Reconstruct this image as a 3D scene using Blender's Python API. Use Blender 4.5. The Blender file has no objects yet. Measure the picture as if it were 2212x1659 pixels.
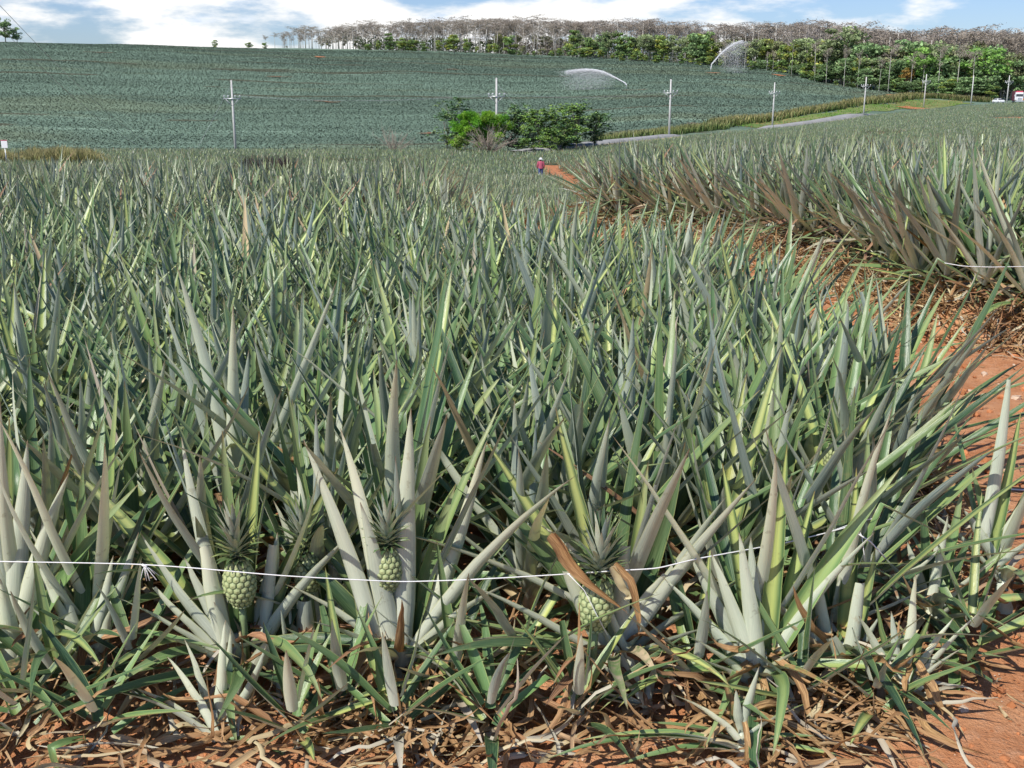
import bpy, math, random
import numpy as np
from mathutils import Vector

rng = np.random.default_rng(11)
random.seed(5)
scene = bpy.context.scene
COL = scene.collection
PI = math.pi

# ------------------------------------------------------------------ camera
F_PX, CU, CV = 2370.0, 1106.0, 829.5          # measured on a 2212 px wide view of the photograph
PITCH = math.radians(14.87)
CAMZ = 2.25
cam_d = bpy.data.cameras.new('camera'); cam = bpy.data.objects.new('camera', cam_d); COL.objects.link(cam)
cam.location = (0, 0, CAMZ); cam.rotation_euler = (PI/2 - PITCH, 0, 0)
cam_d.sensor_width = 36; cam_d.lens = 36*F_PX/2212.0
cam_d.clip_start = 0.05; cam_d.clip_end = 6000
scene.camera = cam
CP, SP = math.cos(PITCH), math.sin(PITCH)

def unp(U, V, Y):
    """the world point at distance Y seen along a direction"""
    a = (U-CU)/F_PX; b = -(V-CV)/F_PX
    y = CP + SP*b; z = -SP + CP*b
    k = Y/y
    return np.array([a*k, Y, CAMZ + z*k])

def proj(P):
    P = np.asarray(P, float)
    x = P[..., 0]; y = P[..., 1]; z = P[..., 2]-CAMZ
    d = y*CP - z*SP
    h = y*SP + z*CP
    return CU + F_PX*x/d, CV - F_PX*h/d, d

def zrel(V, Y):
    return unp(CU, V, Y)[2]-CAMZ

# ------------------------------------------------------------------ noise helpers
def _hash(ix, iy, seed):
    h = (ix.astype(np.int64)*374761393 + iy.astype(np.int64)*668265263 + seed*1442695041) & 0x7fffffff
    h = (h ^ (h >> 13))*1274126177 & 0x7fffffff
    return ((h ^ (h >> 16)) & 0xffff)/65535.0
def vnoise(x, y, seed=0):
    x = np.asarray(x, float); y = np.asarray(y, float)
    ix = np.floor(x); iy = np.floor(y); fx = x-ix; fy = y-iy
    fx = fx*fx*(3-2*fx); fy = fy*fy*(3-2*fy)
    a = _hash(ix, iy, seed); b = _hash(ix+1, iy, seed); c = _hash(ix, iy+1, seed); d = _hash(ix+1, iy+1, seed)
    return (a*(1-fx)+b*fx)*(1-fy) + (c*(1-fx)+d*fx)*fy
def fbm(x, y, seed=0, o=4):
    s = 0; a = 0.5
    for k in range(o):
        s = s + a*vnoise(x*2**k, y*2**k, seed+k*17); a *= 0.5
    return s/(1-0.5**o)
def sstep(a, b, x):
    t = np.clip((x-a)/(b-a), 0, 1); return t*t*(3-2*t)

# ------------------------------------------------------------------ terrain
def V_(v): return ('V', v)
ANCH = {   # image column : list of (distance, row seen there | ground height)
 0:    [(21, 0.0), (32, -1.2), (60, -2.7), (100, V_(345)), (148, V_(319)), (185, -9.3), (230, V_(315)), (300, V_(254)), (400, V_(160)), (480, V_(104)), (530, V_(84)), (600, 24.0), (760, 14), (1500, -30)],
 300:  [(21, 0.0), (32, -1.2), (60, -2.7), (100, V_(347)), (148, V_(319)), (185, -9.3), (230, V_(315)), (300, V_(257)), (400, V_(166)), (480, V_(114)), (540, V_(92)), (610, 25.5), (760, 16), (1500, -30)],
 600:  [(21, 0.0), (32, -1.2), (60, -2.7), (100, V_(349)), (148, V_(319)), (185, -9.2), (230, V_(314)), (300, V_(260)), (400, V_(174)), (480, V_(126)), (560, V_(104)), (640, 26.5), (900, 30), (1500, 20)],
 900:  [(21, 0.0), (32, -1.3), (60, -3.0), (100, V_(356)), (148, V_(319)), (185, -9.0), (230, V_(313)), (300, V_(262)), (400, V_(180)), (480, V_(132)), (570, V_(109)), (640, 25.5), (900, 30), (1500, 20)],
 1106: [(21, -0.2), (32, -1.6), (60, V_(402)), (75, V_(389)), (90, V_(373)), (112, V_(355)), (150, V_(318)), (180, -8.0), (225, V_(309)), (300, V_(258)), (400, V_(184)), (480, V_(141)), (570, V_(117)), (640, 23.5), (900, 28), (1500, 20)],
 1250: [(21, -0.2), (32, -1.6), (60, V_(402)), (75, V_(389)), (90, V_(373)), (112, V_(352)), (150, V_(316)), (165, V_(307)), (225, V_(292)), (300, V_(250)), (400, V_(184)), (480, V_(143)), (560, V_(122)), (640, 22), (900, 27), (1500, 20)],
 1445: [(21, 0.2), (32, -0.6), (60, -1.8), (100, V_(338)), (150, V_(306)), (197, V_(290)), (225, V_(277)), (300, V_(236)), (400, V_(180)), (460, V_(152)), (530, V_(134)), (640, 20), (900, 26), (1500, 20)],
 1668: [(21, 0.2), (32, -0.5), (60, -1.2), (100, V_(325)), (180, V_(289)), (250, V_(273)), (285, V_(254)), (350, V_(212)), (440, V_(168)), (500, V_(149)), (640, 18), (900, 24), (1500, 20)],
 1865: [(21, 0.2), (32, -0.4), (60, -1.0), (100, V_(315)), (180, V_(279)), (282, V_(250)), (315, V_(223)), (360, V_(207)), (430, V_(189)), (640, 12), (900, 18), (1500, 20)],
 1995: [(21, 0.2), (32, -0.4), (60, -0.9), (100, V_(312)), (200, V_(268)), (330, V_(232)), (372, V_(210)), (430, V_(202)), (640, 9), (900, 14), (1500, 18)],
 2212: [(21, 0.2), (32, -0.3), (60, -0.9), (100, V_(307)), (200, V_(260)), (325, V_(221)), (365, V_(217)), (430, V_(213)), (640, 6), (900, 10), (1500, 18)],
}
SG = np.linspace(-0.78, 0.78, 79)
YG = np.exp(np.linspace(math.log(18), math.log(1500), 260))
def _build_grid():
    cols = sorted(ANCH); ss = []; zz = []
    for U in cols:
        ys = [18.0]; zs = [0.0]
        for (Y, v) in ANCH[U]:
            ys.append(float(Y)); zs.append(CAMZ+zrel(v[1], Y)-0.6 if isinstance(v, tuple) else float(v))
        zz.append(np.interp(YG, ys, zs)); ss.append((U-CU)/F_PX*0.972)
    zz = np.array(zz)
    k = np.array([1, 3, 5, 6, 5, 3, 1.]); k /= k.sum()
    zp = np.pad(zz, ((0, 0), (3, 3)), mode='edge')
    zz = sum(k[i]*zp[:, i:i+len(YG)] for i in range(7))
    G = np.array([np.interp(SG, ss, zz[:, j]) for j in range(len(YG))]).T
    Gp = np.pad(G, ((1, 1), (0, 0)), mode='edge')
    return 0.25*Gp[:-2]+0.5*G+0.25*Gp[2:]
GZ = _build_grid()
# raised right-hand bed: its front edge as x(y)
def right_edge_x(Y):      # left limit of the right bed at distance Y
    return np.interp(Y, [8.8, 9.4, 10.2, 11.5, 13, 15, 17, 18.6, 20, 24, 26], [9.5, 4.75, 4.05, 3.95, 3.75, 3.1, 2.3, 1.6, 1.45, 1.75, 1.8])
def near_edge_x(Y):       # right limit of the near bed
    return np.interp(Y, [3.0, 3.75, 4.0, 4.4, 4.9, 5.4, 6.4, 8, 9.5, 11, 12.2, 12.8, 14, 16, 20.6], [0.4, 1.2, 1.45, 1.8, 2.2, 2.3, 2.35, 2.45, 2.25, 1.7, .9, 0.1, -.45, -.9, -1.25])
def zg(X, Y):
    X = np.asarray(X, float); Y = np.asarray(Y, float)
    s = np.clip(X/np.maximum(Y, 18), SG[0]+1e-6, SG[-1]-1e-6)
    Yc = np.clip(Y, YG[0], YG[-1]*0.9999)
    fi = (s-SG[0])/(SG[1]-SG[0]); i = np.floor(fi).astype(int); fi = fi-i
    j = np.clip(np.searchsorted(YG, Yc, side='right')-1, 0, len(YG)-2); fj = (Yc-YG[j])/(YG[j+1]-YG[j])
    z = (GZ[i, j]*(1-fi)+GZ[i+1, j]*fi)*(1-fj) + (GZ[i, j+1]*(1-fi)+GZ[i+1, j+1]*fi)*fj
    e = X - right_edge_x(Y)
    bump = sstep(-0.35, 0.25, e)*sstep(8.9, 9.7, Y)*(0.36-0.26*sstep(14, 21, Y))*(1-sstep(24, 30, Y))
    # the beds are slightly raised over the path
    e2 = near_edge_x(Y)-X
    bump2 = sstep(-0.25, 0.3, e2)*sstep(3.45, 3.95, Y)*(1-sstep(14, 20, Y))*0.08
    n = (fbm(X*1.3, Y*1.3, 3)-0.5)*0.07*(1-sstep(20, 40, Y)) + (fbm(X*.05, Y*.05, 9)-.5)*0.9*sstep(200, 300, Y)
    return z + bump + bump2 + n
def P3(X, Y, dz=0.0):
    return np.array([X, Y, float(zg(X, Y))+dz])
def gnd(U, Y):     # ground point in the direction of column U at distance Y
    for _ in range(1):
        X = (U-CU)/F_PX*Y*0.972
    for _ in range(4):
        z = float(zg(X, Y)); d = Y*CP-(z-CAMZ)*SP; X = (U-CU)/F_PX*d
    return np.array([X, Y, float(zg(X, Y))])

# ------------------------------------------------------------------ mesh building
def mesh_np(name, V, F, mats, attr=None, midx=None, smooth=True, attr_name='leaf'):
    V = np.asarray(V, np.float32); F = np.asarray(F, np.int32)
    me = bpy.data.meshes.new(name)
    n, m = len(V), len(F); k = F.shape[1]
    me.vertices.add(n); me.vertices.foreach_set('co', V.ravel())
    me.loops.add(m*k); me.loops.foreach_set('vertex_index', F.ravel())
    me.polygons.add(m)
    me.polygons.foreach_set('loop_start', np.arange(0, m*k, k, dtype=np.int32))
    me.polygons.foreach_set('loop_total', np.full(m, k, np.int32))
    for mt in mats: me.materials.append(mt)
    if midx is not None: me.polygons.foreach_set('material_index', np.asarray(midx, np.int32))
    me.polygons.foreach_set('use_smooth', np.full(m, smooth))
    if attr is not None:
        a = me.color_attributes.new(attr_name, 'FLOAT_COLOR', 'POINT')
        a.data.foreach_set('color', np.asarray(attr, np.float32).ravel())
    me.update(calc_edges=True)
    return me
def link(name, me, parent=None, loc=None):
    o = bpy.data.objects.new(name, me); COL.objects.link(o)
    if loc is not None: o.location = loc
    if parent is not None: o.parent = parent
    return o
def tag(o, label=None, cat=None, group=None, kind=None):
    if label: o['label'] = label
    if cat: o['category'] = cat
    if group: o['group'] = group
    if kind: o['kind'] = kind
    return o
def cat_parts(parts):
    """join (V,F,A) triples"""
    Vs, Fs, As = [], [], []; off = 0
    for V, F, A in parts:
        Vs.append(V); Fs.append(F+off); As.append(A); off += len(V)
    return np.concatenate(Vs), np.concatenate(Fs), np.concatenate(As)

def strips(P, phi, W, rand, dry, tcut=None, C=4, arc=0.95, twist=None, wide0=0.8):
    """leaf blades along the paths P (n,K+1,3); phi = outward azimuth; returns V,F,A"""
    n, K1, _ = P.shape
    T = np.gradient(P, axis=1); T /= np.linalg.norm(T, axis=2, keepdims=True)+1e-9
    R = np.stack([np.cos(phi), np.sin(phi), np.zeros(n)], 1)
    B = np.cross(np.array([0, 0, 1.0]), R)[:, None, :]*np.ones((1, K1, 1))
    N = np.cross(T, B); N /= np.linalg.norm(N, axis=2, keepdims=True)+1e-9
    B = np.cross(N, T)
    t = np.linspace(0, 1, K1)[None, :]*np.ones((n, 1))
    if tcut is not None: t = t*tcut[:, None]
    if twist is not None:
        a = (twist[:, None]*t)[..., None]
        B, N = B*np.cos(a)+N*np.sin(a), N*np.cos(a)-B*np.sin(a)
    w = W[:, None]*(wide0+(1-wide0)*np.clip(t/0.3, 0, 1))*np.clip(1-t**1.9, 0, 1)**0.92*0.56 + 0.0010
    c = np.linspace(-1, 1, C+1)
    ang = arc*(1-0.45*t)
    V = np.empty((n, K1, C+1, 3))
    for i, ci in enumerate(c):
        la = w*np.sin(ci*ang)/ang
        up = w*(1-np.cos(ci*ang))/ang*1.15
        V[:, :, i] = P + B*la[..., None] + N*up[..., None]
    idx = np.arange(n*K1*(C+1)).reshape(n, K1, C+1)
    F = np.stack([idx[:, :-1, :-1], idx[:, 1:, :-1], idx[:, 1:, 1:], idx[:, :-1, 1:]], -1).reshape(-1, 4)
    A = np.empty((n, K1, C+1, 4))
    A[..., 0] = rand[:, None, None]; A[..., 1] = t[..., None]; A[..., 2] = (c*0.5+0.5)[None, None, :]; A[..., 3] = dry[:, None, None]
    return V.reshape(-1, 3), F, A.reshape(-1, 4)

def grow(base, phi, th0, curve, L, K=8, wob=0.0, kink=None, kpos=None, pw=1.4, side=None, r=rng, tcut=None):
    """leaf centre lines: start angle th0 from the vertical, bending outward by `curve` radians along the length"""
    n = len(phi); t = (np.arange(K)+0.5)/K
    th = th0[:, None] + curve[:, None]*t[None, :]**pw
    ph = phi[:, None]*np.ones((1, K))
    if side is not None: ph = ph + side[:, None]*t[None, :]
    if wob: 
        th = th + np.cumsum(r.normal(0, wob, (n, K)), 1); ph = ph + np.cumsum(r.normal(0, wob, (n, K)), 1)
    if kink is not None:
        th = th + np.where(t[None, :] > kpos[:, None], kink[:, None], 0)
    seg = (L if tcut is None else L*tcut)[:, None]/K
    D = np.stack([np.sin(th)*np.cos(ph), np.sin(th)*np.sin(ph), np.cos(th)], -1)*seg[..., None]
    P = np.concatenate([np.zeros((n, 1, 3)), np.cumsum(D, 1)], 1) + base[:, None, :]
    return P

def tube(P, r, n=6, col=(0.5, 0, 0.5, 0), close=True):
    P = np.asarray(P, float); K = len(P)
    r = np.ones(K)*r if np.isscalar(r) else np.asarray(r, float)
    T = np.gradient(P, axis=0); T /= np.linalg.norm(T, axis=1, keepdims=True)+1e-9
    ref = np.array([0, 0, 1.0]) if abs(T[0][2]) < 0.8 else np.array([0, 1.0, 0])
    A1 = np.cross(T, ref); A1 /= np.linalg.norm(A1, axis=1, keepdims=True)+1e-9
    A2 = np.cross(T, A1)
    a = np.linspace(0, 2*PI, n, endpoint=False)
    V = P[:, None]+ r[:, None, None]*(A1[:, None]*np.cos(a)[None, :, None]+A2[:, None]*np.sin(a)[None, :, None])
    idx = np.arange(K*n).reshape(K, n); nx = np.roll(idx, -1, axis=1)
    F = np.stack([idx[:-1], nx[:-1], nx[1:], idx[1:]], -1).reshape(-1, 4)
    V = V.reshape(-1, 3)
    if close:
        V = np.concatenate([V, P[[0, -1]]]); m = K*n
        f0 = np.stack([np.full(n, m), nx[0], idx[0], np.full(n, m)], -1)
        f1 = np.stack([np.full(n, m+1), idx[-1], nx[-1], np.full(n, m+1)], -1)
        # quads with a doubled corner are avoided by pairing the fan triangles
        f0 = np.array([[m, idx[0][(2*i+2) % n], idx[0][(2*i+1) % n], idx[0][2*i]] for i in range(n//2)])
        f1 = np.array([[m+1, idx[-1][2*i], idx[-1][(2*i+1) % n], idx[-1][(2*i+2) % n]] for i in range(n//2)])
        F = np.concatenate([F, f0, f1])
    A = np.tile(np.array(col, float), (len(V), 1))
    return V, F, A

def box(c, s, col=(0.5, .5, .5, 1), rot=0.0, taper=1.0):
    x, y, z = [q/2 for q in s]
    V = np.array([[-x, -y, -z], [x, -y, -z], [x, y, -z], [-x, y, -z], [-x*taper, -y*taper, z], [x*taper, -y*taper, z], [x*taper, y*taper, z], [-x*taper, y*taper, z]], float)
    cr, sr = math.cos(rot), math.sin(rot)
    V = V @ np.array([[cr, sr, 0], [-sr, cr, 0], [0, 0, 1]]) + np.array(c, float)
    F = np.array([[0, 3, 2, 1], [4, 5, 6, 7], [0, 1, 5, 4], [1, 2, 6, 5], [2, 3, 7, 6], [3, 0, 4, 7]])
    return V, F, np.tile(np.array(col, float), (8, 1))

def scatter(variants, pos, rot, scl, sel, rshift=None, tilt=None, hs=None):
    """replicate variant (V,F,A) arrays at many places as one mesh"""
    out = []
    for k, (V, F, A) in enumerate(variants):
        m = np.where(sel == k)[0]
        if len(m) == 0: continue
        c, s = np.cos(rot[m]), np.sin(rot[m])
        sc = scl[m]; szz = sc if hs is None else sc*hs[m]
        X = (V[None, :, 0]*c[:, None]-V[None, :, 1]*s[:, None])*sc[:, None]
        Y = (V[None, :, 0]*s[:, None]+V[None, :, 1]*c[:, None])*sc[:, None]
        Z = V[None, :, 2]*szz[:, None]
        if tilt is not None:
            X = X + Z*tilt[m, 0][:, None]; Y = Y + Z*tilt[m, 1][:, None]
        VV = np.stack([X, Y, Z], -1) + pos[m][:, None, :]
        FF = F[None] + (np.arange(len(m))*len(V))[:, None, None]
        AA = np.tile(A[None], (len(m), 1, 1))
        if rshift is not None: AA[:, :, 0] = (AA[:, :, 0]*0.6 + rshift[m][:, None]*0.4)
        out.append((VV.reshape(-1, 3), FF.reshape(-1, F.shape[1]), AA.reshape(-1, 4)))
    return cat_parts(out)

# ------------------------------------------------------------------ materials
def newmat(name):
    m = bpy.data.materials.new(name); m.use_nodes = True
    nt = m.node_tree; nt.nodes.clear()
    return m, nt
class N:
    """tiny node-writing helper"""
    def __init__(s, nt): s.nt = nt
    def n(s, t, **kw):
        nd = s.nt.nodes.new(t)
        for k, v in kw.items(): setattr(nd, k, v)
        return nd
    def l(s, a, b): s.nt.links.new(a, b)
    def val(s, x, sock):
        if hasattr(x, 'is_output') or isinstance(x, bpy.types.NodeSocket): s.l(x, sock)
        else: sock.default_value = x
    def math(s, op, a, b=0.0, c=0.0, clamp=False):
        nd = s.n('ShaderNodeMath', operation=op); nd.use_clamp = clamp
        s.val(a, nd.inputs[0]); s.val(b, nd.inputs[1])
        if len(nd.inputs) > 2: s.val(c, nd.inputs[2])
        return nd.outputs[0]
    def mix(s, f, a, b, blend='MIX'):
        nd = s.n('ShaderNodeMix', data_type='RGBA', blend_type=blend)
        s.val(f, nd.inputs[0]); 
        for x, i in ((a, 6), (b, 7)):
            if isinstance(x, tuple): nd.inputs[i].default_value = (*x[:3], 1)
            else: s.l(x, nd.inputs[i])
        return nd.outputs[2]
    def ramp(s, f, lo, hi):
        nd = s.n('ShaderNodeMapRange', interpolation_type='SMOOTHSTEP'); s.val(f, nd.inputs[0]); nd.inputs[1].default_value = lo; nd.inputs[2].default_value = hi
        return nd.outputs[0]
    def noise(s, vec, scale, detail=3, rough=0.5):
        nd = s.n('ShaderNodeTexNoise'); nd.inputs['Scale'].default_value = scale; nd.inputs['Detail'].default_value = detail; nd.inputs['Roughness'].default_value = rough
        if vec is not None: s.l(vec, nd.inputs['Vector'])
        return nd.outputs[0]

def leaf_material(name, strength=1.0, far=False):
    m, nt = newmat(name); g = N(nt)
    at = g.n('ShaderNodeAttribute', attribute_name='leaf'); sep = g.n('ShaderNodeSeparateColor'); g.l(at.outputs['Color'], sep.inputs[0])
    r, t, u = sep.outputs[0], sep.outputs[1], sep.outputs[2]; dry = at.outputs['Alpha']
    r2 = g.math('FRACT', g.math('MULTIPLY', r, 7.31)); r3 = g.math('FRACT', g.math('MULTIPLY', r, 23.7))
    cmb = g.n('ShaderNodeCombineXYZ'); g.l(g.math('MULTIPLY', u, 9.0), cmb.inputs[0]); g.l(g.math('MULTIPLY', t, 2.5), cmb.inputs[1]); g.l(g.math('MULTIPLY', r, 91.0), cmb.inputs[2])
    streak = g.noise(cmb.outputs[0], 2.2, 3, 0.6)
    geo = g.n('ShaderNodeNewGeometry'); tc = g.n('ShaderNodeTexCoord')
    blot = g.noise(tc.outputs['Object'], 26.0 if not far else 3.0, 3, 0.6)
    # the under side: waxy blue-grey to olive
    ab = g.mix(r2, (0.15, 0.235, 0.24), (0.78, 0.82, 0.60))
    ab = g.mix(g.math('MULTIPLY', g.ramp(streak, 0.35, 0.7), 0.42), ab, (0.80, 0.84, 0.66))
    ab = g.mix(g.math('MULTIPLY', g.ramp(t, 0.5, 0.02), 0.62), ab, (0.85, 0.88, 0.72))
    # the upper side: green, many with a yellow-green middle
    ad = g.mix(r3, (0.02, 0.058, 0.028), (0.17, 0.29, 0.10))
    mid = g.math('SUBTRACT', 1.0, g.math('ABSOLUTE', g.math('MULTIPLY_ADD', u, 2.0, -1.0)))
    yel = g.math('MULTIPLY', g.ramp(mid, 0.15, 0.85), g.ramp(r2, 0.62, 1.1))
    ad = g.mix(g.math('MULTIPLY', yel, 0.9), ad, (0.68, 0.73, 0.22))
    ad = g.mix(g.math('MULTIPLY', g.ramp(streak, 0.4, 0.7), 0.35), ad, (0.30, 0.42, 0.19))
    col = g.mix(geo.outputs['Backfacing'], ad, ab)
    # yellowish margins, blotches, sunburnt tips
    edge = g.ramp(mid, 0.16, 0.0)
    col = g.mix(g.math('MULTIPLY', edge, 0.45), col, (0.55, 0.57, 0.20))
    col = g.mix(g.math('MULTIPLY', g.ramp(blot, 0.62, 0.70), 0.30), col, (0.22, 0.19, 0.08))
    tip = g.math('MULTIPLY', g.ramp(g.math('ADD', t, g.math('MULTIPLY', streak, 0.3)), 0.66, 1.16), g.ramp(r3, 0.35, 1.0))
    col = g.mix(g.math('MULTIPLY', tip, 0.5), col, (0.38, 0.36, 0.20))
    tip2 = g.ramp(g.math('ADD', t, g.math('MULTIPLY', streak, 0.1)), 0.98, 1.06)
    col = g.mix(g.math('MULTIPLY', tip2, 0.8), col, (0.20, 0.09, 0.035))
    # withered leaves
    dr = g.mix(g.ramp(streak, 0.3, 0.75), (0.14, 0.06, 0.025), (0.70, 0.44, 0.21))
    dr = g.mix(g.math('MULTIPLY', r2, 0.6), dr, (0.36, 0.18, 0.08))
    dr = g.mix(g.ramp(g.math('FRACT', g.math('MULTIPLY', r, 57.0)), .75, 1.0), dr, (0.60, 0.50, 0.30))
    dr = g.mix(g.ramp(r3, 0.84, 0.97), dr, (0.50, 0.46, 0.36))
    patch = g.ramp(g.math('ADD', dry, g.math('MULTIPLY', g.math('SUBTRACT', blot, 0.5), 0.7)), 0.36, 0.60)
    col = g.mix(patch, col, dr)
    oi = g.n('ShaderNodeObjectInfo')
    hs = g.n('ShaderNodeHueSaturation'); g.l(col, hs.inputs['Color'])
    g.l(g.math('MULTIPLY_ADD', oi.outputs['Random'], 0.022, 0.489), hs.inputs['Hue'])
    g.l(g.math('MULTIPLY_ADD', oi.outputs['Random'], 0.16, 0.92*strength), hs.inputs['Value'])
    hs.inputs['Saturation'].default_value = .90 if far else 1.0
    bs = g.n('ShaderNodeBsdfPrincipled'); g.l(hs.outputs[0], bs.inputs['Base Color'])
    g.l(g.math('MULTIPLY_ADD', patch, 0.4, 0.34), bs.inputs['Roughness']); bs.inputs['Specular IOR Level'].default_value = 0.55
    bmp = g.n('ShaderNodeBump'); bmp.inputs['Strength'].default_value = 0.35; bmp.inputs['Distance'].default_value = 0.004
    g.l(streak, bmp.inputs['Height']); g.l(bmp.outputs[0], bs.inputs['Normal'])
    tr = g.n('ShaderNodeBsdfTranslucent'); tl = g.mix(1.0, hs.outputs[0], (1.0, 1.0, 0.45), 'MULTIPLY'); g.l(tl, tr.inputs['Color'])
    ms = g.n('ShaderNodeMixShader'); ms.inputs[0].default_value = 0.11; g.l(bs.outputs[0], ms.inputs[1]); g.l(tr.outputs[0], ms.inputs[2])
    out = g.n('ShaderNodeOutputMaterial'); g.l(ms.outputs[0], out.inputs[0])
    return m

def colattr_material(name, rough=0.7, transl=0.0, nscale=3.0, namt=0.35, spec=0.25, bump=0.0, bscale=20):
    m, nt = newmat(name); g = N(nt)
    at = g.n('ShaderNodeAttribute', attribute_name='leaf')
    geo = g.n('ShaderNodeNewGeometry')
    nz = g.noise(geo.outputs['Position'], nscale, 4, 0.6)
    f = g.math('MULTIPLY_ADD', nz, namt*2, 1-namt)
    cmb = g.n('ShaderNodeCombineColor'); [g.l(f, cmb.inputs[i]) for i in range(3)]
    col = g.mix(1.0, at.outputs['Color'], cmb.outputs[0], 'MULTIPLY')
    bs = g.n('ShaderNodeBsdfPrincipled'); g.l(col, bs.inputs['Base Color']); bs.inputs['Roughness'].default_value = rough; bs.inputs['Specular IOR Level'].default_value = spec
    if bump:
        bmp = g.n('ShaderNodeBump'); bmp.inputs['Strength'].default_value = bump; bmp.inputs['Distance'].default_value = 0.02
        g.l(g.noise(geo.outputs['Position'], bscale, 5, 0.65), bmp.inputs['Height']); g.l(bmp.outputs[0], bs.inputs['Normal'])
    out = g.n('ShaderNodeOutputMaterial')
    if transl:
        tr = g.n('ShaderNodeBsdfTranslucent'); g.l(col, tr.inputs['Color'])
        ms = g.n('ShaderNodeMixShader'); ms.inputs[0].default_value = transl; g.l(bs.outputs[0], ms.inputs[1]); g.l(tr.outputs[0], ms.inputs[2])
        g.l(ms.outputs[0], out.inputs[0])
    else: g.l(bs.outputs[0], out.inputs[0])
    return m

def plain(name, col, rough=0.6, metal=0.0, var=0.15, scale=8.0, spec=0.4):
    m, nt = newmat(name); g = N(nt); tc = g.n('ShaderNodeTexCoord')
    nz = g.noise(tc.outputs['Object'], scale, 4, 0.6)
    c = g.mix(nz, tuple(q*(1-var) for q in col), tuple(min(1, q*(1+var)) for q in col))
    bs = g.n('ShaderNodeBsdfPrincipled'); g.l(c, bs.inputs['Base Color']); bs.inputs['Roughness'].default_value = rough; bs.inputs['Metallic'].default_value = metal; bs.inputs['Specular IOR Level'].default_value = spec
    out = g.n('ShaderNodeOutputMaterial'); g.l(bs.outputs[0], out.inputs[0]); return m

M = {}
M['leaf'] = leaf_material('pineapple_leaf')
M['farleaf'] = leaf_material('pineapple_leaf_far', 0.95, far=True)
M['hill'] = colattr_material('hill_crop', 0.8, 0.0, 0.25, 0.12, spec=.1)
_nt = M['hill'].node_tree; _g = N(_nt); _ge = _g.n('ShaderNodeNewGeometry'); _v = _g.n('ShaderNodeVectorMath', operation='MULTIPLY_ADD'); _g.l(_ge.outputs['Normal'], _v.inputs[0]); _v.inputs[1].default_value = (.3, .3, .3); _v.inputs[2].default_value = (-.15, -.25, .8)
_v2 = _g.n('ShaderNodeVectorMath', operation='NORMALIZE'); _g.l(_v.outputs[0], _v2.inputs[0])
for _q in _nt.nodes:
    if _q.type == 'BSDF_PRINCIPLED': _g.l(_v2.outputs[0], _q.inputs['Normal'])
M['tree'] = colattr_material('tree_leaves', 0.55, 0.22, 0.5, 0.25)
M['bark'] = colattr_material('bark', 0.85, 0.0, 1.5, 0.3)
M['grass'] = colattr_material('grass', 0.7, 0.2, 0.6, 0.3)
M['fruit'] = colattr_material('fruit_skin', 0.45, 0.0, 60, 0.15, 0.4)
M['clod'] = colattr_material('soil_clod', 0.95, 0.0, 30, 0.25, 0.1, 0.6, 60)
M['string'] = plain('white_twine', (0.80, 0.80, 0.78), 0.6)
M['concrete'] = plain('pale_concrete', (0.56, 0.55, 0.52), 0.8, scale=3, var=0.2)
M['steel'] = plain('galvanised_steel', (0.55, 0.57, 0.58), 0.4, 0.6)
M['ceramic'] = plain('ceramic', (0.72, 0.73, 0.72), 0.25)
M['wire'] = plain('wire', (0.55, 0.57, 0.58), 0.5, 0.3)
M['white'] = plain('white_paint', (0.80, 0.80, 0.80), 0.4, var=0.06)
M['red'] = plain('red_paint', (0.50, 0.06, 0.10), 0.4)
M['maroon'] = plain('maroon_tarp', (0.16, 0.04, 0.06), 0.6)
M['glass'] = plain('dark_glass', (0.04, 0.05, 0.06), 0.12, spec=0.6)
M['rubber'] = plain('rubber', (0.03, 0.03, 0.03), 0.8)
M['orange'] = plain('orange_paint', (0.75, 0.25, 0.03), 0.5)
M['skin'] = plain('skin', (0.24, 0.13, 0.08), 0.6)
M['shirt'] = plain('pink_red_shirt', (0.42, 0.09, 0.14), 0.85, var=0.3, scale=6)
M['trousers'] = plain('blue_trousers', (0.06, 0.08, 0.20), 0.85)
M['hair'] = plain('dark_hair', (0.02, 0.015, 0.012), 0.7)

def water_material():
    m, nt = newmat('water_spray'); g = N(nt)
    d = g.n('ShaderNodeBsdfPrincipled'); d.inputs['Base Color'].default_value = (0.93, 0.95, 0.98, 1); d.inputs['Roughness'].default_value = 0.4
    cv = g.n('ShaderNodeNewGeometry'); vm = g.n('ShaderNodeVectorMath', operation='MULTIPLY_ADD'); g.l(cv.outputs['Normal'], vm.inputs[0]); vm.inputs[1].default_value = (.3,)*3; vm.inputs[2].default_value = (-.5, -.4, .75)
    vn = g.n('ShaderNodeVectorMath', operation='NORMALIZE'); g.l(vm.outputs[0], vn.inputs[0]); g.l(vn.outputs[0], d.inputs['Normal'])
    tr = g.n('ShaderNodeBsdfTranslucent'); tr.inputs['Color'].default_value = (0.9, 0.94, 1, 1)
    ms = g.n('ShaderNodeMixShader'); ms.inputs[0].default_value = 0.12; g.l(d.outputs[0], ms.inputs[1]); g.l(tr.outputs[0], ms.inputs[2])
    out = g.n('ShaderNodeOutputMaterial'); g.l(ms.outputs[0], out.inputs[0]); return m
M['water'] = water_material()

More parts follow.
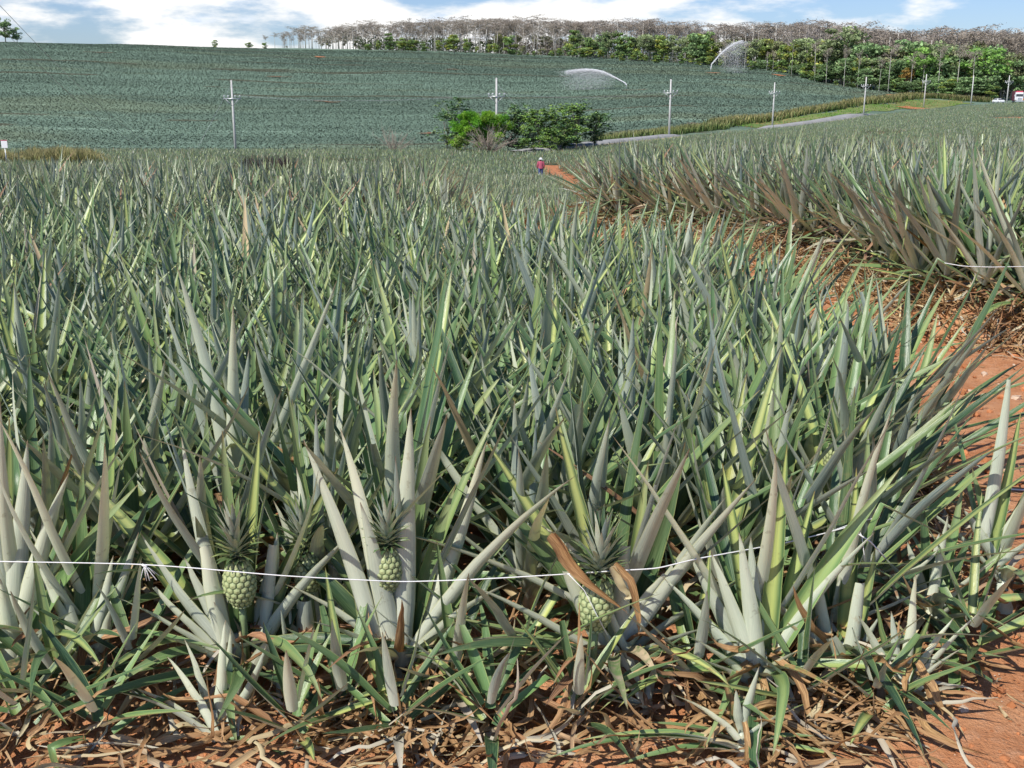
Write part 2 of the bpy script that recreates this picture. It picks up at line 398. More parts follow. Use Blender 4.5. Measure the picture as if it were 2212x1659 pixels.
def ground_material():
    m, nt = newmat('red_soil_ground'); g = N(nt)
    at = g.n('ShaderNodeAttribute', attribute_name='leaf'); geo = g.n('ShaderNodeNewGeometry')
    n1 = g.noise(geo.outputs['Position'], 1.7, 6, 0.65); n2 = g.noise(geo.outputs['Position'], 14, 6, 0.7); n3 = g.noise(geo.outputs['Position'], 70, 4, 0.7)
    soil = g.mix(g.ramp(n1, 0.3, 0.7), (0.50, 0.20, 0.085), (0.68, 0.34, 0.17))
    soil = g.mix(g.math('MULTIPLY', g.ramp(n2, 0.45, 0.75), 0.6), soil, (0.72, 0.42, 0.25))
    soil = g.mix(g.math('MULTIPLY', g.ramp(n2, 0.42, 0.28), 0.7), soil, (0.30, 0.11, 0.045))
    soil = g.mix(g.math('MULTIPLY', g.ramp(n3, 0.62, 0.72), 0.5), soil, (0.62, 0.42, 0.28))
    soil = g.mix(g.math('MULTIPLY', g.ramp(n3, 0.40, 0.30), 0.55), soil, (0.20, 0.075, 0.035))
    nf = g.noise(geo.outputs['Position'], 0.35, 5, 0.65)
    far = g.mix(g.math('MULTIPLY', nf, 0.25), at.outputs['Color'], (0.05, 0.07, 0.05))
    col = g.mix(at.outputs['Alpha'], soil, far)
    bs = g.n('ShaderNodeBsdfPrincipled'); g.l(col, bs.inputs['Base Color']); bs.inputs['Roughness'].default_value = 0.95; bs.inputs['Specular IOR Level'].default_value = 0.15
    h = g.math('ADD', g.math('MULTIPLY', n2, 0.6), g.math('MULTIPLY', n3, 0.4))
    bmp = g.n('ShaderNodeBump'); bmp.inputs['Strength'].default_value = 0.9; bmp.inputs['Distance'].default_value = 0.045
    g.l(h, bmp.inputs['Height']); g.l(bmp.outputs[0], bs.inputs['Normal'])
    out = g.n('ShaderNodeOutputMaterial'); g.l(bs.outputs[0], out.inputs[0]); return m
M['ground'] = ground_material()

def noisecol(name, a, b, scale, rough=0.9, bump=0.3):
    m, nt = newmat(name); g = N(nt); geo = g.n('ShaderNodeNewGeometry')
    nz = g.noise(geo.outputs['Position'], scale, 6, 0.65)
    bs = g.n('ShaderNodeBsdfPrincipled'); g.l(g.mix(g.ramp(nz, 0.3, 0.7), a, b), bs.inputs['Base Color']); bs.inputs['Roughness'].default_value = rough; bs.inputs['Specular IOR Level'].default_value = 0.2
    out = g.n('ShaderNodeOutputMaterial'); g.l(bs.outputs[0], out.inputs[0]); return m
M['road'] = noisecol('grey_gravel_road', (0.27, 0.27, 0.26), (0.40, 0.39, 0.37), 0.5)
M['slope'] = noisecol('green_slope', (0.10, 0.19, 0.04), (0.25, 0.26, 0.09), 0.12)
M['dirt'] = noisecol('bare_orange_dirt', (0.36, 0.12, 0.045), (0.58, 0.26, 0.12), 2.2)
M['furrow'] = noisecol('brown_furrow', (0.14, 0.085, 0.045), (0.26, 0.14, 0.07), 0.6)
M['verge'] = noisecol('pale_sandy_verge', (0.50, 0.36, 0.20), (0.42, 0.40, 0.18), 0.5)

def hillpat(x, y):
    wav = y + 16*(fbm(x*.006, y*.004, 41)-.5)*2 + 5*(vnoise(x*.03, y*.01, 43)-.5) + .05*x
    ph = np.mod(wav, 27.0); gapn = fbm(x*.012, wav*.04, 44)
    gap = (ph < 1.5+6.0*vnoise(x*.05, y*.05, 46)) & (gapn > .53) & (vnoise(x*.035, y*.02, 49) > .35)
    gap |= (np.mod(wav+13, 41) < 4.5) & (fbm(x*.016, wav*.05, 47) > .56)
    lip = ((ph > 24) & (gapn > .50) & (vnoise(x*.05, y*.03, 48) > .55))      # brighter rim above a furrow
    b = sstep(.33, .62, fbm(x*.006, wav*.09, 51)); rw = sstep(.3, .7, fbm(x*.02, wav*.55, 57)); mt = fbm(x*.05, y*.12, 52)
    c = np.array([0.185, 0.270, 0.195])*((.84+.24*b)*(.88+.22*rw)*(.92+.16*mt))[..., None]
    warm = sstep(.52, .7, fbm(x*.015, wav*.05, 53))[..., None]
    c = c*(1-warm*.4)+np.array([.24, .28, .16])*warm*.4
    c = np.where(lip[..., None], c*1.25+.02, c)
    c = np.where(gap[..., None], np.array([.13, .14, .09]), c)
    return c, gap
# ------------------------------------------------------------------ ground sheet
def build_ground():
    Ys = np.concatenate([np.arange(-30, 2.5, 2.5), np.arange(2.5, 22, 0.06), np.exp(np.linspace(math.log(22), math.log(200), 120)), np.arange(201.4, 585, 1.4), np.exp(np.linspace(math.log(590), math.log(3000), 60))])
    s = np.linspace(-1, 1, 281); s = np.sign(s)*np.abs(s)**1.3
    Xh = np.where(Ys < 22, 22*0.95, Ys*0.95)
    X = s[None, :]*Xh[:, None]; Y = Ys[:, None]*np.ones((1, len(s)))
    Z = zg(X, np.maximum(Y, 0.1))
    Z += (fbm(X*6, Y*6, 21)-.5)*0.035*(Y < 25)
    V = np.stack([X, Y, Z], -1).reshape(-1, 3)
    idx = np.arange(X.size).reshape(X.shape)
    F = np.stack([idx[:-1, :-1], idx[:-1, 1:], idx[1:, 1:], idx[1:, :-1]], -1).reshape(-1, 4)
    A = np.zeros((X.size, 4)); x, y = X.ravel(), Y.ravel()
    hill = sstep(195, 215, y)
    hc_, _ = hillpat(x, y); A[:, :3] = np.array([.10, .11, .06])*(1-hill[:, None])+hc_*.95*hill[:, None]
    A[:, 3] = sstep(24, 40, y)
    me = mesh_np('ground', V, F, [M['ground']], A)
    tag(link('ground', me), 'red soil ground under the pineapple fields and hill', 'ground', kind='structure')
build_ground()

# ------------------------------------------------------------------ pineapple plant generators
def plant_leaves(r, n=30, H=1.0, spread=1.0, K=8, C=4, W=0.062, edge=False, lean=(0, 0)):
    i = np.arange(n); f = i/(n-1)                 # 0 inner .. 1 outer
    phi = i*2.39996 + r.normal(0, 0.25, n)
    th0 = np.radians(13 + 45*f**0.72*spread + r.normal(0, 7, n))
    curve = np.radians(r.normal(0, 6, n) + 22*f*spread*r.random(n)**2)
    L = H*(1.04 + 0.18*f + r.normal(0, 0.11, n)); L = L*(0.78+.22*np.clip(f/.3, 0, 1))
    base = np.stack([np.cos(phi)*0.025*(1+f), np.sin(phi)*0.025*(1+f), 0.24-0.16*f], 1)
    low = f > 0.86
    th0 = np.where(low, np.radians(r.uniform(45, 72, n)), th0); curve = np.where(low, np.radians(r.uniform(10, 60, n)), curve); L = np.where(low, L*0.72, L)
    kink = np.where(r.random(n) < 0.05, np.radians(r.uniform(40, 110, n)), 0); kpos = r.uniform(0.35, 0.8, n)
    tcut = np.where(r.random(n) < (0.12 if edge else 0.04), r.uniform(0.45, 0.85, n), 1.0)
    if n >= 17:
        low = f > .78; base[low, 2] = .05; th0 = np.where(low, np.radians(r.uniform(50, 80, n)), th0); L = np.where(low, H*r.uniform(.45, .75, n), L)
    dry = np.where(r.random(n) < 0.012+0.22*(f > .80), r.uniform(0.5, 1, n), r.uniform(0, 0.16, n))
    P = grow(base, phi, th0, curve, L, K=K, wob=0.025, kink=kink, kpos=kpos, side=r.normal(0, 0.18, n), r=r, tcut=tcut)
    P[:, :, 0] += P[:, :, 2]*lean[0]; P[:, :, 1] += P[:, :, 2]*lean[1]
    return strips(P, phi, W*r.uniform(0.8, 1.15, n), r.random(n), dry, tcut=tcut, C=C, twist=r.normal(0, 0.35, n))

def dry_skirt(r, n=16, K=7, R=0.05, zb=0.18, L0=0.5, C=2, out=1.0, d0=.75):
    phi = r.uniform(0, 2*PI, n)
    base = np.stack([np.cos(phi)*R, np.sin(phi)*R, r.uniform(0.03, zb, n)], 1)
    th0 = np.radians(r.uniform(55, 115, n)); curve = np.radians(r.uniform(10, 95, n))
    L = L0*r.uniform(0.5, 1.25, n)
    P = grow(base, phi, th0, curve*out, L, K=K, wob=0.22, r=r, pw=0.8)
    P[:, :, 2] = np.maximum(P[:, :, 2], 0.012+r.random((n, 1))*0.05)
    return strips(P, phi, r.uniform(0.02, 0.05, n), r.random(n), r.uniform(d0, 1, n), C=C, arc=1.4, twist=r.normal(0, 1.6, n))

def sucker(r, n=14, H=0.45, W=0.03, K=7, lime=True, spread=1.3):
    V, F, A = plant_leaves(r, n, H, spread, K, 3, W)
    return V*np.array([1, 1, 1.0]) - np.array([0, 0, 0.09]), F, A

def fruit_mesh(r, cols=13, rows=9):
    nu, nv = 131, 80
    u = np.linspace(0, 1, nu)[None, :]*np.ones((nv, 1)); v = np.linspace(0, 1, nv)[:, None]*np.ones((1, nu))
    best = np.full(u.shape, 9.0); sec = np.full(u.shape, 9.0)
    a = u*cols; b = v*rows
    for dj in range(-1, 3):
        j = np.floor(b)+dj-0.5+0.5
        off = np.where(np.mod(j, 2) == 0, 0.0, 0.5)
        for di in range(-1, 3):
            i = np.floor(a-off)+di
            d = np.sqrt((a-(i+off))**2+((b-j)*0.95)**2)
            new = d < best
            sec = np.where(new, best, np.minimum(sec, d)); best = np.where(new, d, best)
    e = np.clip((sec-best)/0.30, 0, 1)
    rad = 0.054*np.sin(np.clip(v*PI, 0.22, PI-0.18))**0.45*(1.04-0.12*v)
    rad = np.where(v < 0.02, 0.012, np.where(v > 0.98, 0.02, rad)) + 0.0045*e**0.7 + 0.003*np.exp(-(best/0.14)**2)
    z = v*0.185
    th = u*2*PI
    V = np.stack([np.cos(th)*rad, np.sin(th)*rad, z], -1).reshape(-1, 3)
    idx = np.arange(nu*nv).reshape(nv, nu)
    F = np.stack([idx[:-1, :-1], idx[:-1, 1:], idx[1:, 1:], idx[1:, :-1]], -1).reshape(-1, 4)
    k = (e.ravel()**0.9)[:, None]; c0 = np.array([0.05, 0.085, 0.03]); c1 = np.array([0.42, 0.48, 0.23])
    c = c0*(1-k)+c1*k; tipm = np.exp(-(best.ravel()/0.12)**2)[:, None]; c = c*(1-0.55*tipm)+np.array([0.32, 0.25, 0.12])*0.55*tipm
    A = np.concatenate([c, np.ones((len(c), 1))], 1)
    return V, F, A
def crown_mesh(r, n=80):
    i = np.arange(n); f = i/(n-1)
    phi = i*2.39996; th0 = np.radians(8+78*f**0.9); curve = np.radians(np.where(f > .4, r.uniform(5, 35, n), 8))
    L = 0.155*(1-0.72*f**1.3)+0.01
    base = np.stack([np.cos(phi)*(0.008+0.022*f), np.sin(phi)*(0.008+0.022*f), 0.075*(1-f)], 1)
    P = grow(base, phi, th0, curve, L, K=5, r=r)
    rd = r.random(n)*0.12
    return strips(P, phi, np.full(n, 0.030)*(1-0.25*f), rd, np.zeros(n), C=2, arc=0.9)
fr_me = mesh_np('fruit', *fruit_mesh(rng)[:2], [M['fruit']], fruit_mesh(rng)[2])
cr_me = []
for k in range(3):
    V, F, A = crown_mesh(rng); cr_me.append(mesh_np('crown', V, F, [M['leaf']], A))
def add_fruit(parent, loc, scale=1.0, tilt=(0, 0), name='fruit', k=0):
    f = link(name, fr_me, parent, loc); f.scale = (scale,)*3; f.rotation_euler = (tilt[0], tilt[1], random.random()*6)
    c = link('crown', cr_me[k % 3], f, (0, 0, 0.176)); c.rotation_euler = (0, 0, random.random()*6); c.scale = (.82, .82, 1.0)
    # the stalk the fruit sits on
    V, F, A = tube([(0, 0, -loc[2]/scale*0.8), (0.004, 0, -0.05), (0, 0, 0.01)], 0.013, 6, (0.22, 0.3, 0.14, 1))
    link('stalk', mesh_np('stalk', V, F, [M['fruit']], A), f)
    return f

# ------------------------------------------------------------------ front-row plants, leaf by leaf
def bez(p0, p1, bow, K, updir=None):
    d = p1-p0; L = np.linalg.norm(d)
    up = np.array([0, 0, 1.0]) - d*(d[2]/L**2)
    nu = np.linalg.norm(up)
    hor = d*np.array([1, 1, 0]); hn = np.linalg.norm(hor)
    nrm = up/nu if nu > 0.15 else hor/(hn+1e-9)
    if nu <= 0.35 and hn > 1e-6: nrm = hor/hn*(-1)
    m = (p0+p1)/2 + nrm*bow*L*2
    t = np.linspace(0, 1, K+1)[:, None]
    return p0*(1-t)**2+2*m*t*(1-t)+p1*t*t

def hero_plant(U, V, Y0, leaves, label, skirt=18, inner=8, seed=0, fruit=None, group=None, H=0.95, W=0.062, name='pineapple_plant', cat='pineapple plant', sk_L=0.45, inner_spread=0.6):
    """leaves: (U0,V0,U1,V1,dY,width,bow,cut,dry)"""
    r = np.random.default_rng(100+seed)
    b = unp(U, V, Y0); bz = float(zg(b[0], Y0)); root = np.array([b[0], Y0, bz])
    o = link(name, None, None, tuple(root)); tag(o, label, cat, group)
    parts = []
    for lf in leaves:
        u0, v0, u1, v1, dY = lf[:5]; w = lf[5] if len(lf) > 5 else 0.062; bow = lf[6] if len(lf) > 6 else 0.03
        cut = lf[7] if len(lf) > 7 else 1.0; dr = lf[8] if len(lf) > 8 else r.uniform(0, 0.14)
        sgn = -0.04 if dY < 0 else 0.03
        p0 = unp(u0, v0, Y0+sgn); p1 = unp(u1, v1, Y0+dY)
        P = bez(p0, p1, bow, 12)[None]
        P[0, 1:-1] += np.cumsum(r.normal(0, 0.0022, (11, 3)), 0)*np.linspace(1, .3, 11)[:, None]
        d = p1-p0; Ld = np.linalg.norm(d); phi = np.array([math.atan2(-.8 if dY < .06 else .8, d[0]/Ld*.75)])
        parts.append(strips(P-root, phi, np.array([w*1.38]), np.array([(r.integers(0, 7)+r.uniform(.5, .98))/7.31]), np.array([dr]), tcut=np.array([cut]), C=6, arc=1.15, twist=np.array([r.normal(0, 0.2)])))
    if inner:
        Vv, Ff, Aa = plant_leaves(r, inner, H*0.95, inner_spread, 9, 5, W)
        parts.append((Vv*np.array([1, 1, 1.0])+np.array([0, 0.16, -0.02]), Ff, Aa))
    if name == 'pineapple_plant':
        m = 7; ph = -PI/2+r.uniform(-1.75, 1.75, m); bs_ = np.stack([np.cos(ph)*.04, np.sin(ph)*.04, r.uniform(.04, .16, m)], 1)
        tc_ = np.where(r.random(m) < .2, r.uniform(.5, .8, m), 1.0)
        Pl = grow(bs_, ph, np.radians(r.uniform(38, 78, m)), np.radians(r.uniform(15, 70, m)), r.uniform(.42, .80, m), K=10, wob=.03, r=r, side=r.normal(0, .3, m), tcut=tc_)
        Pl[:, :, 2] = np.maximum(Pl[:, :, 2], .015)
        parts.append(strips(Pl, ph, W*r.uniform(.8, 1.15, m), r.random(m), np.where(r.random(m) < .3, r.uniform(.3, .55, m), .05), tcut=tc_, C=5, arc=1.0, twist=r.normal(0, .5, m)))
    # the stem the leaves wrap
    s = unp(U, V-20, Y0)-root
    big = 1.0 if name == 'pineapple_plant' else .36
    Vt, Ft, At = tube([(0, 0, -0.03), (s[0]*.5, 0, max(s[2], .05)*0.6), (s[0]*.8, 0.01, max(s[2], .05)+0.12*big)], np.array([0.05, 0.05, 0.03])*big, 8, (0.3, 0.1, 0.3, 0.3))
    parts.append((Vt, Ft[:, ::-1], At))
    Vv, Ff, Aa = cat_parts(parts)
    link('foliage', mesh_np('foliage', Vv, Ff, [M['leaf']], Aa), o)
    if skirt:
        Vs, Fs, As = dry_skirt(r, skirt, 9, 0.05, 0.2, sk_L, C=3)
        link('dry_leaves', mesh_np('dry_leaves', Vs, Fs, [M['leaf']], As), o)
    if fruit:
        fu, fv, dy, sc = fruit
        q = unp(fu, fv, Y0+dy)-root
        add_fruit(o, (q[0], q[1], q[2]-0.075*sc), sc, (r.normal(0, .06), r.normal(0, .06)), k=seed)
    return o

GF = 'pineapple plants along the front edge of the near bed'
# D : centre-left, tall single leaf
hero_plant(862, 1500, 3.80, [
 (866, 1450, 888, 882, -.03, .078, .00), (836, 1425, 735, 925, -.02, .066, .015), (812, 1410, 655, 948, -.05, .062, .02),
 (885, 1430, 1243, 1028, -.10, .062, .035), (893, 1430, 1052, 952, .02, .058, -.02), (880, 1450, 1215, 1384, -.20, .056, .10),
 (890, 1465, 1150, 1408, -.12, .058, .07), (845, 1452, 672, 1342, -.18, .054, .08), (850, 1490, 690, 1530, -.2, .046, .12),
 (872, 1490, 1042, 1496, -.2, .05, .08, .8), (850, 1425, 778, 1085, -.10, .066, .01), (876, 1425, 985, 1045, .08, .06, .01),
 (845, 1420, 560, 1130, .15, .058, .03), (868, 1500, 872, 1408, -.09, .085, .01, .55), (895, 1440, 1130, 1130, .2, .055, .04),
 (850, 1480, 760, 1500, -.2, .04, .1), (850, 1440, 610, 1260, -.05, .058, .05), (880, 1440, 1100, 1260, -.1, .055, .04), (870, 1420, 930, 900, .12, .06, .0), (855, 1435, 700, 1180, .18, .058, .03)],
 'broad pineapple plant with one straight tall leaf, over brown leaves', skirt=46, inner=8, seed=1, fruit=(836, 1236, -.02, 1.0), group=GF)
# C : left, ripe fruit
hero_plant(522, 1500, 3.83, [
 (520, 1455, 398, 1205, -.05, .06, -.03), (500, 1440, 303, 1150, -.03, .068, -.02), (505, 1440, 392, 945, .03, .058, -.02),
 (535, 1450, 600, 1150, .05, .07, -.02), (566, 1400, 590, 1178, .02, .04, .01, .62, .05), (505, 1455, 345, 1372, -.2, .062, .04, .75, .3),
 (540, 1470, 602, 1386, -.12, .07, .02, .5), (490, 1440, 440, 1180, -.10, .06, -.02, .8), (515, 1450, 462, 1300, -.14, .055, .0), (540, 1440, 730, 1010, .12, .056, .02),
 (500, 1450, 225, 1095, .10, .056, .03), (530, 1430, 560, 930, .15, .055, .01), (520, 1480, 640, 1460, -.18, .045, .08, 1, .35), (500, 1450, 250, 1290, -.08, .055, .04), (540, 1450, 790, 1130, .02, .056, .03), (500, 1440, 150, 1010, .12, .056, .05),
 (510, 1485, 380, 1490, -.22, .045, .12, 1, .3), (495, 1460, 330, 1270, -.08, .058, .01, .8, .2), (528, 1440, 480, 930, .08, .058, .0),
 (545, 1460, 668, 1245, .1, .06, -.02)],
 'pineapple plant holding a pale netted fruit with a bluish crown and white leaf bases', skirt=20, inner=8, seed=2, fruit=(520, 1266, -.05, 1.08), group=GF)
# C2 : stub plant between
hero_plant(692, 1470, 4.0, [
 (666, 1430, 655, 1300, -.12, .06, .0, .6), (690, 1420, 610, 1120, .05, .06, .01), (700, 1420, 742, 1100, .05, .06, .0), (690, 1420, 590, 1080, -.05, .055, .02),
 (700, 1420, 690, 1000, .1, .058, .0), (680, 1430, 560, 1300, -.1, .05, .04), (705, 1430, 800, 1200, .05, .055, .02), (685, 1400, 640, 1010, .0, .055, .0)],
 'pineapple plant with a short cut leaf, left of the tall straight leaf', skirt=14, inner=8, seed=3, fruit=(668, 1240, -.05, 1.0), group=GF)
# E : centre-right with fruit
hero_plant(1322, 1480, 3.80, [
 (1300, 1430, 1003, 1262, -.10, .058, .02), (1290, 1330, 890, 1160, .02, .062, .03, .85), (1345, 1420, 1632, 1036, -.05, .066, .01, 1, .1),
 (1350, 1400, 1570, 1072, .02, .072, -.01), (1320, 1440, 1222, 1235, -.12, .062, -.02, .8), (1335, 1410, 1312, 1150, -.04, .06, .0),
 (1345, 1400, 1480, 955, .08, .056, -.02), (1350, 1440, 1545, 1355, -.15, .048, .06), (1340, 1395, 1440, 1242, -.05, .05, .02, .8),
 (1350, 1460, 1430, 1402, -.15, .05, .04, .75), (1325, 1430, 1290, 1180, .1, .06, .0), (1310, 1420, 1050, 955, .15, .06, .02),
 (1345, 1440, 1352, 1180, -.10, .055, .0, .75), (1325, 1400, 1200, 880, .2, .056, .0),
 (1320, 1450, 1010, 1400, .0, .05, .03), (1300, 1440, 960, 1330, -.08, .055, .04), (1350, 1430, 1700, 1200, .05, .06, .04), (1310, 1400, 1060, 1060, .08, .062, .03), (1345, 1410, 1400, 1000, .15, .055, .0), (1320, 1300, 1155, 1125, -.02, .042, .06, 1, .1)],
 'pineapple plant with a dark netted fruit right of centre, long leaves sweeping both ways', skirt=26, inner=8, seed=4, fruit=(1284, 1315, -.15, 1.15), group=GF)
# small narrow-leaved shoot in front of E
hero_plant(1398, 1560, 3.66, [
 (1390, 1530, 1160, 1482, -.10, .03, .04), (1390, 1530, 1195, 1430, -.05, .03, .03), (1380, 1510, 1215, 1385, -.02, .03, .03),
 (1385, 1520, 1250, 1290, .05, .032, .02), (1395, 1530, 1160, 1510, -.12, .026, .05), (1400, 1520, 1415, 1430, .0, .03, .01), (1385, 1500, 1275, 1230, .05, .028, .01)],
 'young shoot with narrow dark green leaves fanned left, at a fruiting plant', skirt=8, inner=0, seed=5, name='pineapple_shoot', cat='young pineapple', sk_L=.25)
# F : blue-green fan
hero_plant(1632, 1560, 3.74, [
 (1630, 1490, 1430, 1245, -.02, .054, .02), (1630, 1490, 1490, 1200, .02, .055, .01), (1635, 1490, 1535, 1190, -.06, .056, .01),
 (1640, 1490, 1596, 1150, -.08, .058, .0), (1645, 1490, 1622, 1160, .02, .056, .0), (1625, 1500, 1480, 1372, -.12, .046, .05),
 (1620, 1480, 1470, 1300, .05, .05, .03), (1655, 1490, 1735, 1405, -.14, .05, .08), (1650, 1500, 1690, 1240, .1, .05, -.01),
 (1640, 1480, 1560, 1000, .15, .058, .0), (1655, 1480, 1760, 1060, .18, .058, .0), (1625, 1500, 1500, 1420, -.1, .045, .06), (1650, 1480, 1890, 1150, .03, .06, .04), (1640, 1470, 1945, 1010, .1, .064, .03), (1630, 1480, 1330, 1190, .1, .056, .04), (1645, 1470, 1700, 960, .08, .06, .0)],
 'blue green pineapple plant with a clean upright fan of leaves, right of centre', skirt=22, inner=8, seed=6, group=GF)
# H : withered plant
hero_plant(1810, 1540, 3.85, [
 (1815, 1480, 1625, 1265, -.05, .065, .03, 1, .42), (1810, 1500, 1900, 1330, .0, .04, .0), (1800, 1500, 1765, 1255, .0, .05, .0, .8, .25),
 (1810, 1480, 1700, 1100, .1, .055, .0), (1815, 1480, 1890, 1180, .1, .055, .0), (1820, 1480, 1700, 1345, -.1, .045, .04, 1, .9),
 (1830, 1490, 1860, 1260, -.05, .05, .0, .7, .35), (1840, 1500, 1790, 1380, -.12, .06, .02, .6, .3), (1820, 1500, 1960, 1400, .0, .045, .02), (1815, 1480, 1850, 1010, .15, .06, .0)],
 'half withered pineapple plant with ragged brown leaves near the dirt edge', skirt=46, inner=10, seed=7, group=GF, sk_L=.5)
# L : lime sucker left
hero_plant(466, 1610, 3.52, [
 (466, 1600, 360, 1418, -.02, .036, .02), (470, 1600, 398, 1380, .03, .034, .01), (474, 1600, 487, 1340, .0, .036, .0), (478, 1600, 498, 1360, .05, .034, .0),
 (460, 1605, 215, 1490, -.10, .05, .08), (462, 1600, 250, 1478, .02, .045, .06), (480, 1600, 575, 1395, .0, .034, -.02), (484, 1605, 640, 1650, -.1, .03, .12),
 (470, 1660, 468, 1590, -.03, .05, .0, .5), (484, 1600, 530, 1440, .03, .034, .0), (478, 1605, 690, 1640, .0, .03, .07)],
 'lime green sucker with long thin leaves rising from the soil at lower left', skirt=6, inner=0, seed=8, name='pineapple_sucker', cat='young pineapple', group='young lime green suckers', sk_L=.25)
hero_plant(1600, 1655, 3.40, [
 (1590, 1600, 1450, 1500, -.05, .036, .06), (1590, 1600, 1500, 1520, .02, .03, .04), (1600, 1600, 1640, 1440, .02, .036, .0), (1605, 1600, 1740, 1520, -.02, .034, .05),
 (1590, 1615, 1250, 1600, -.12, .034, .08), (1590, 1620, 1180, 1640, -.16, .03, .10), (1610, 1610, 1760, 1590, -.08, .034, .06), (1600, 1600, 1560, 1450, .06, .034, .0, 1, .5),
 (1595, 1625, 1330, 1655, -.14, .03, .08), (1610, 1625, 1830, 1640, -.1, .03, .08), (1585, 1600, 1400, 1560, .0, .03, .05), (1600, 1600, 1590, 1490, 0, .03, 0)],
 'pale yellow green sucker sprawling flat at the bottom edge right of centre', skirt=22, inner=0, seed=9, name='pineapple_sucker', cat='young pineapple', group='young lime green suckers', sk_L=.35)
# J : young plant by the dirt
hero_plant(1945, 1555, 3.72, [
 (1940, 1500, 1855, 1330, .0, .034, .02), (1945, 1500, 1925, 1320, .05, .034, .0), (1950, 1500, 1978, 1240, .0, .036, .0), (1955, 1500, 2060, 1335, .02, .034, .02),
 (1955, 1510, 2080, 1400, -.05, .034, .03), (1935, 1515, 1855, 1460, -.1, .034, .06), (1960, 1515, 2120, 1320, .05, .036, .03), (1960, 1520, 2090, 1440, -.05, .03, .05),
 (1950, 1525, 2060, 1500, -.1, .03, .06), (1950, 1500, 2010, 1330, .06, .03, .01), (1930, 1500, 1890, 1290, .08, .03, .0)],
 'small young pineapple plant with spidery green leaves on the edge of the bare dirt', skirt=16, inner=0, seed=10, name='pineapple_sucker', cat='young pineapple', group='young lime green suckers', sk_L=.3)
# K : right blue-green rosette
hero_plant(2012, 1400, 4.22, [
 (2010, 1330, 1905, 1200, .0, .044, .02), (2012, 1330, 1960, 1170, .05, .042, .0), (2015, 1330, 2048, 1110, -.02, .044, .0), (2018, 1330, 2030, 1150, .05, .044, .0),
 (2020, 1335, 2150, 1210, .0, .042, .03), (2020, 1340, 2190, 1180, .06, .042, .04), (2022, 1345, 2120, 1290, -.1, .04, .06), (2005, 1340, 1880, 1270, -.05, .04, .04),
 (2020, 1340, 2100, 1150, .1, .042, .01), (2010, 1330, 1990, 1070, .12, .045, .0), (2020, 1330, 2080, 1050, .15, .045, .0)],
 'smooth blue green rosette of slim leaves rising from dead leaves at the right', skirt=34, inner=0, seed=11, group=GF)
# A, B : left edge
hero_plant(25, 1530, 3.78, [
 (20, 1440, 60, 950, .0, .072, .0), (35, 1440, 150, 1020, .0, .066, .02), (50, 1430, 300, 1045, .08, .062, .04), (15, 1440, -30, 1000, .0, .06, .0), (20, 1450, -20, 1180, -.1, .07, .0),
 (40, 1450, 160, 1320, -.1, .05, .06), (35, 1470, 100, 1360, -.12, .045, .03), (30, 1450, 0, 1250, -.12, .06, .0), (40, 1480, 110, 1500, -.2, .05, .12), (10, 1480, -60, 1440, -.15, .05, .1),
 (30, 1430, 90, 1100, .15, .06, .0), (20, 1430, 20, 900, .1, .06, .0)],
 'large pineapple plant cut off by the left border, with thick grey green leaves leaning right', skirt=20, inner=11, seed=12, group=GF)
hero_plant(185, 1520, 3.80, [
 (185, 1450, 70, 1200, .0, .05, .0), (190, 1450, 245, 1200, -.02, .04, .0), (195, 1450, 300, 1150, .05, .04, .0), (190, 1450, 240, 1310, -.05, .044, -.03), (180, 1450, 130, 1250, .0, .045, .02),
 (195, 1470, 240, 1360, .0, .04, .02), (180, 1470, 60, 1310, -.1, .045, .05), (200, 1450, 330, 1060, .12, .055, .0), (185, 1440, 180, 1000, .15, .055, .0), (175, 1460, 90, 1390, -.14, .045, .08, 1, .35),
 (190, 1470, 290, 1440, .0, .035, .02, 1, .85), (195, 1480, 260, 1500, -.1, .04, .08)],
 'dark narrow-leaved pineapple plant beside a black shadow gap at the left', skirt=24, inner=12, seed=13, group=GF)
# small hanging slip with a spiky crown
hero_plant(610, 1560, 3.74, [
 (612, 1500, 560, 1445, .0, .03, .0), (612, 1500, 590, 1430, .02, .03, .0), (615, 1500, 628, 1425, .0, .03, .0), (618, 1500, 655, 1440, .0, .03, .0), (618, 1505, 675, 1475, -.03, .028, .02),
 (608, 1510, 555, 1490, -.04, .028, .02), (610, 1515, 565, 1520, -.05, .025, .05), (618, 1515, 660, 1515, -.05, .025, .05)],
 'tiny spiky pineapple slip near the ground left of the tall straight leaf', skirt=8, inner=6, seed=14, H=.16, W=.02, name='pineapple_slip', cat='young pineapple', sk_L=.25)
# N : right border
hero_plant(2165, 1330, 4.45, [
 (2130, 1180, 2180, 820, .0, .05, -.02, .9), (2140, 1200, 2205, 890, .1, .04, .0), (2160, 1200, 2240, 1040, .0, .045, .03), (2150, 1220, 2080, 1100, .0, .045, .02),
 (2160, 1230, 2260, 1150, -.1, .05, .03), (2150, 1230, 2230, 1260, -.12, .045, .1, 1, .4), (2155, 1220, 2100, 1010, .08, .05, .0), (2150, 1240, 2040, 1210, -.1, .04, .06),
 (2165, 1210, 2150, 1020, .1, .045, .0)],
 'pineapple plant at the right border, one leaf standing against bare red soil', skirt=30, inner=4, seed=15, group=GF, H=.7)

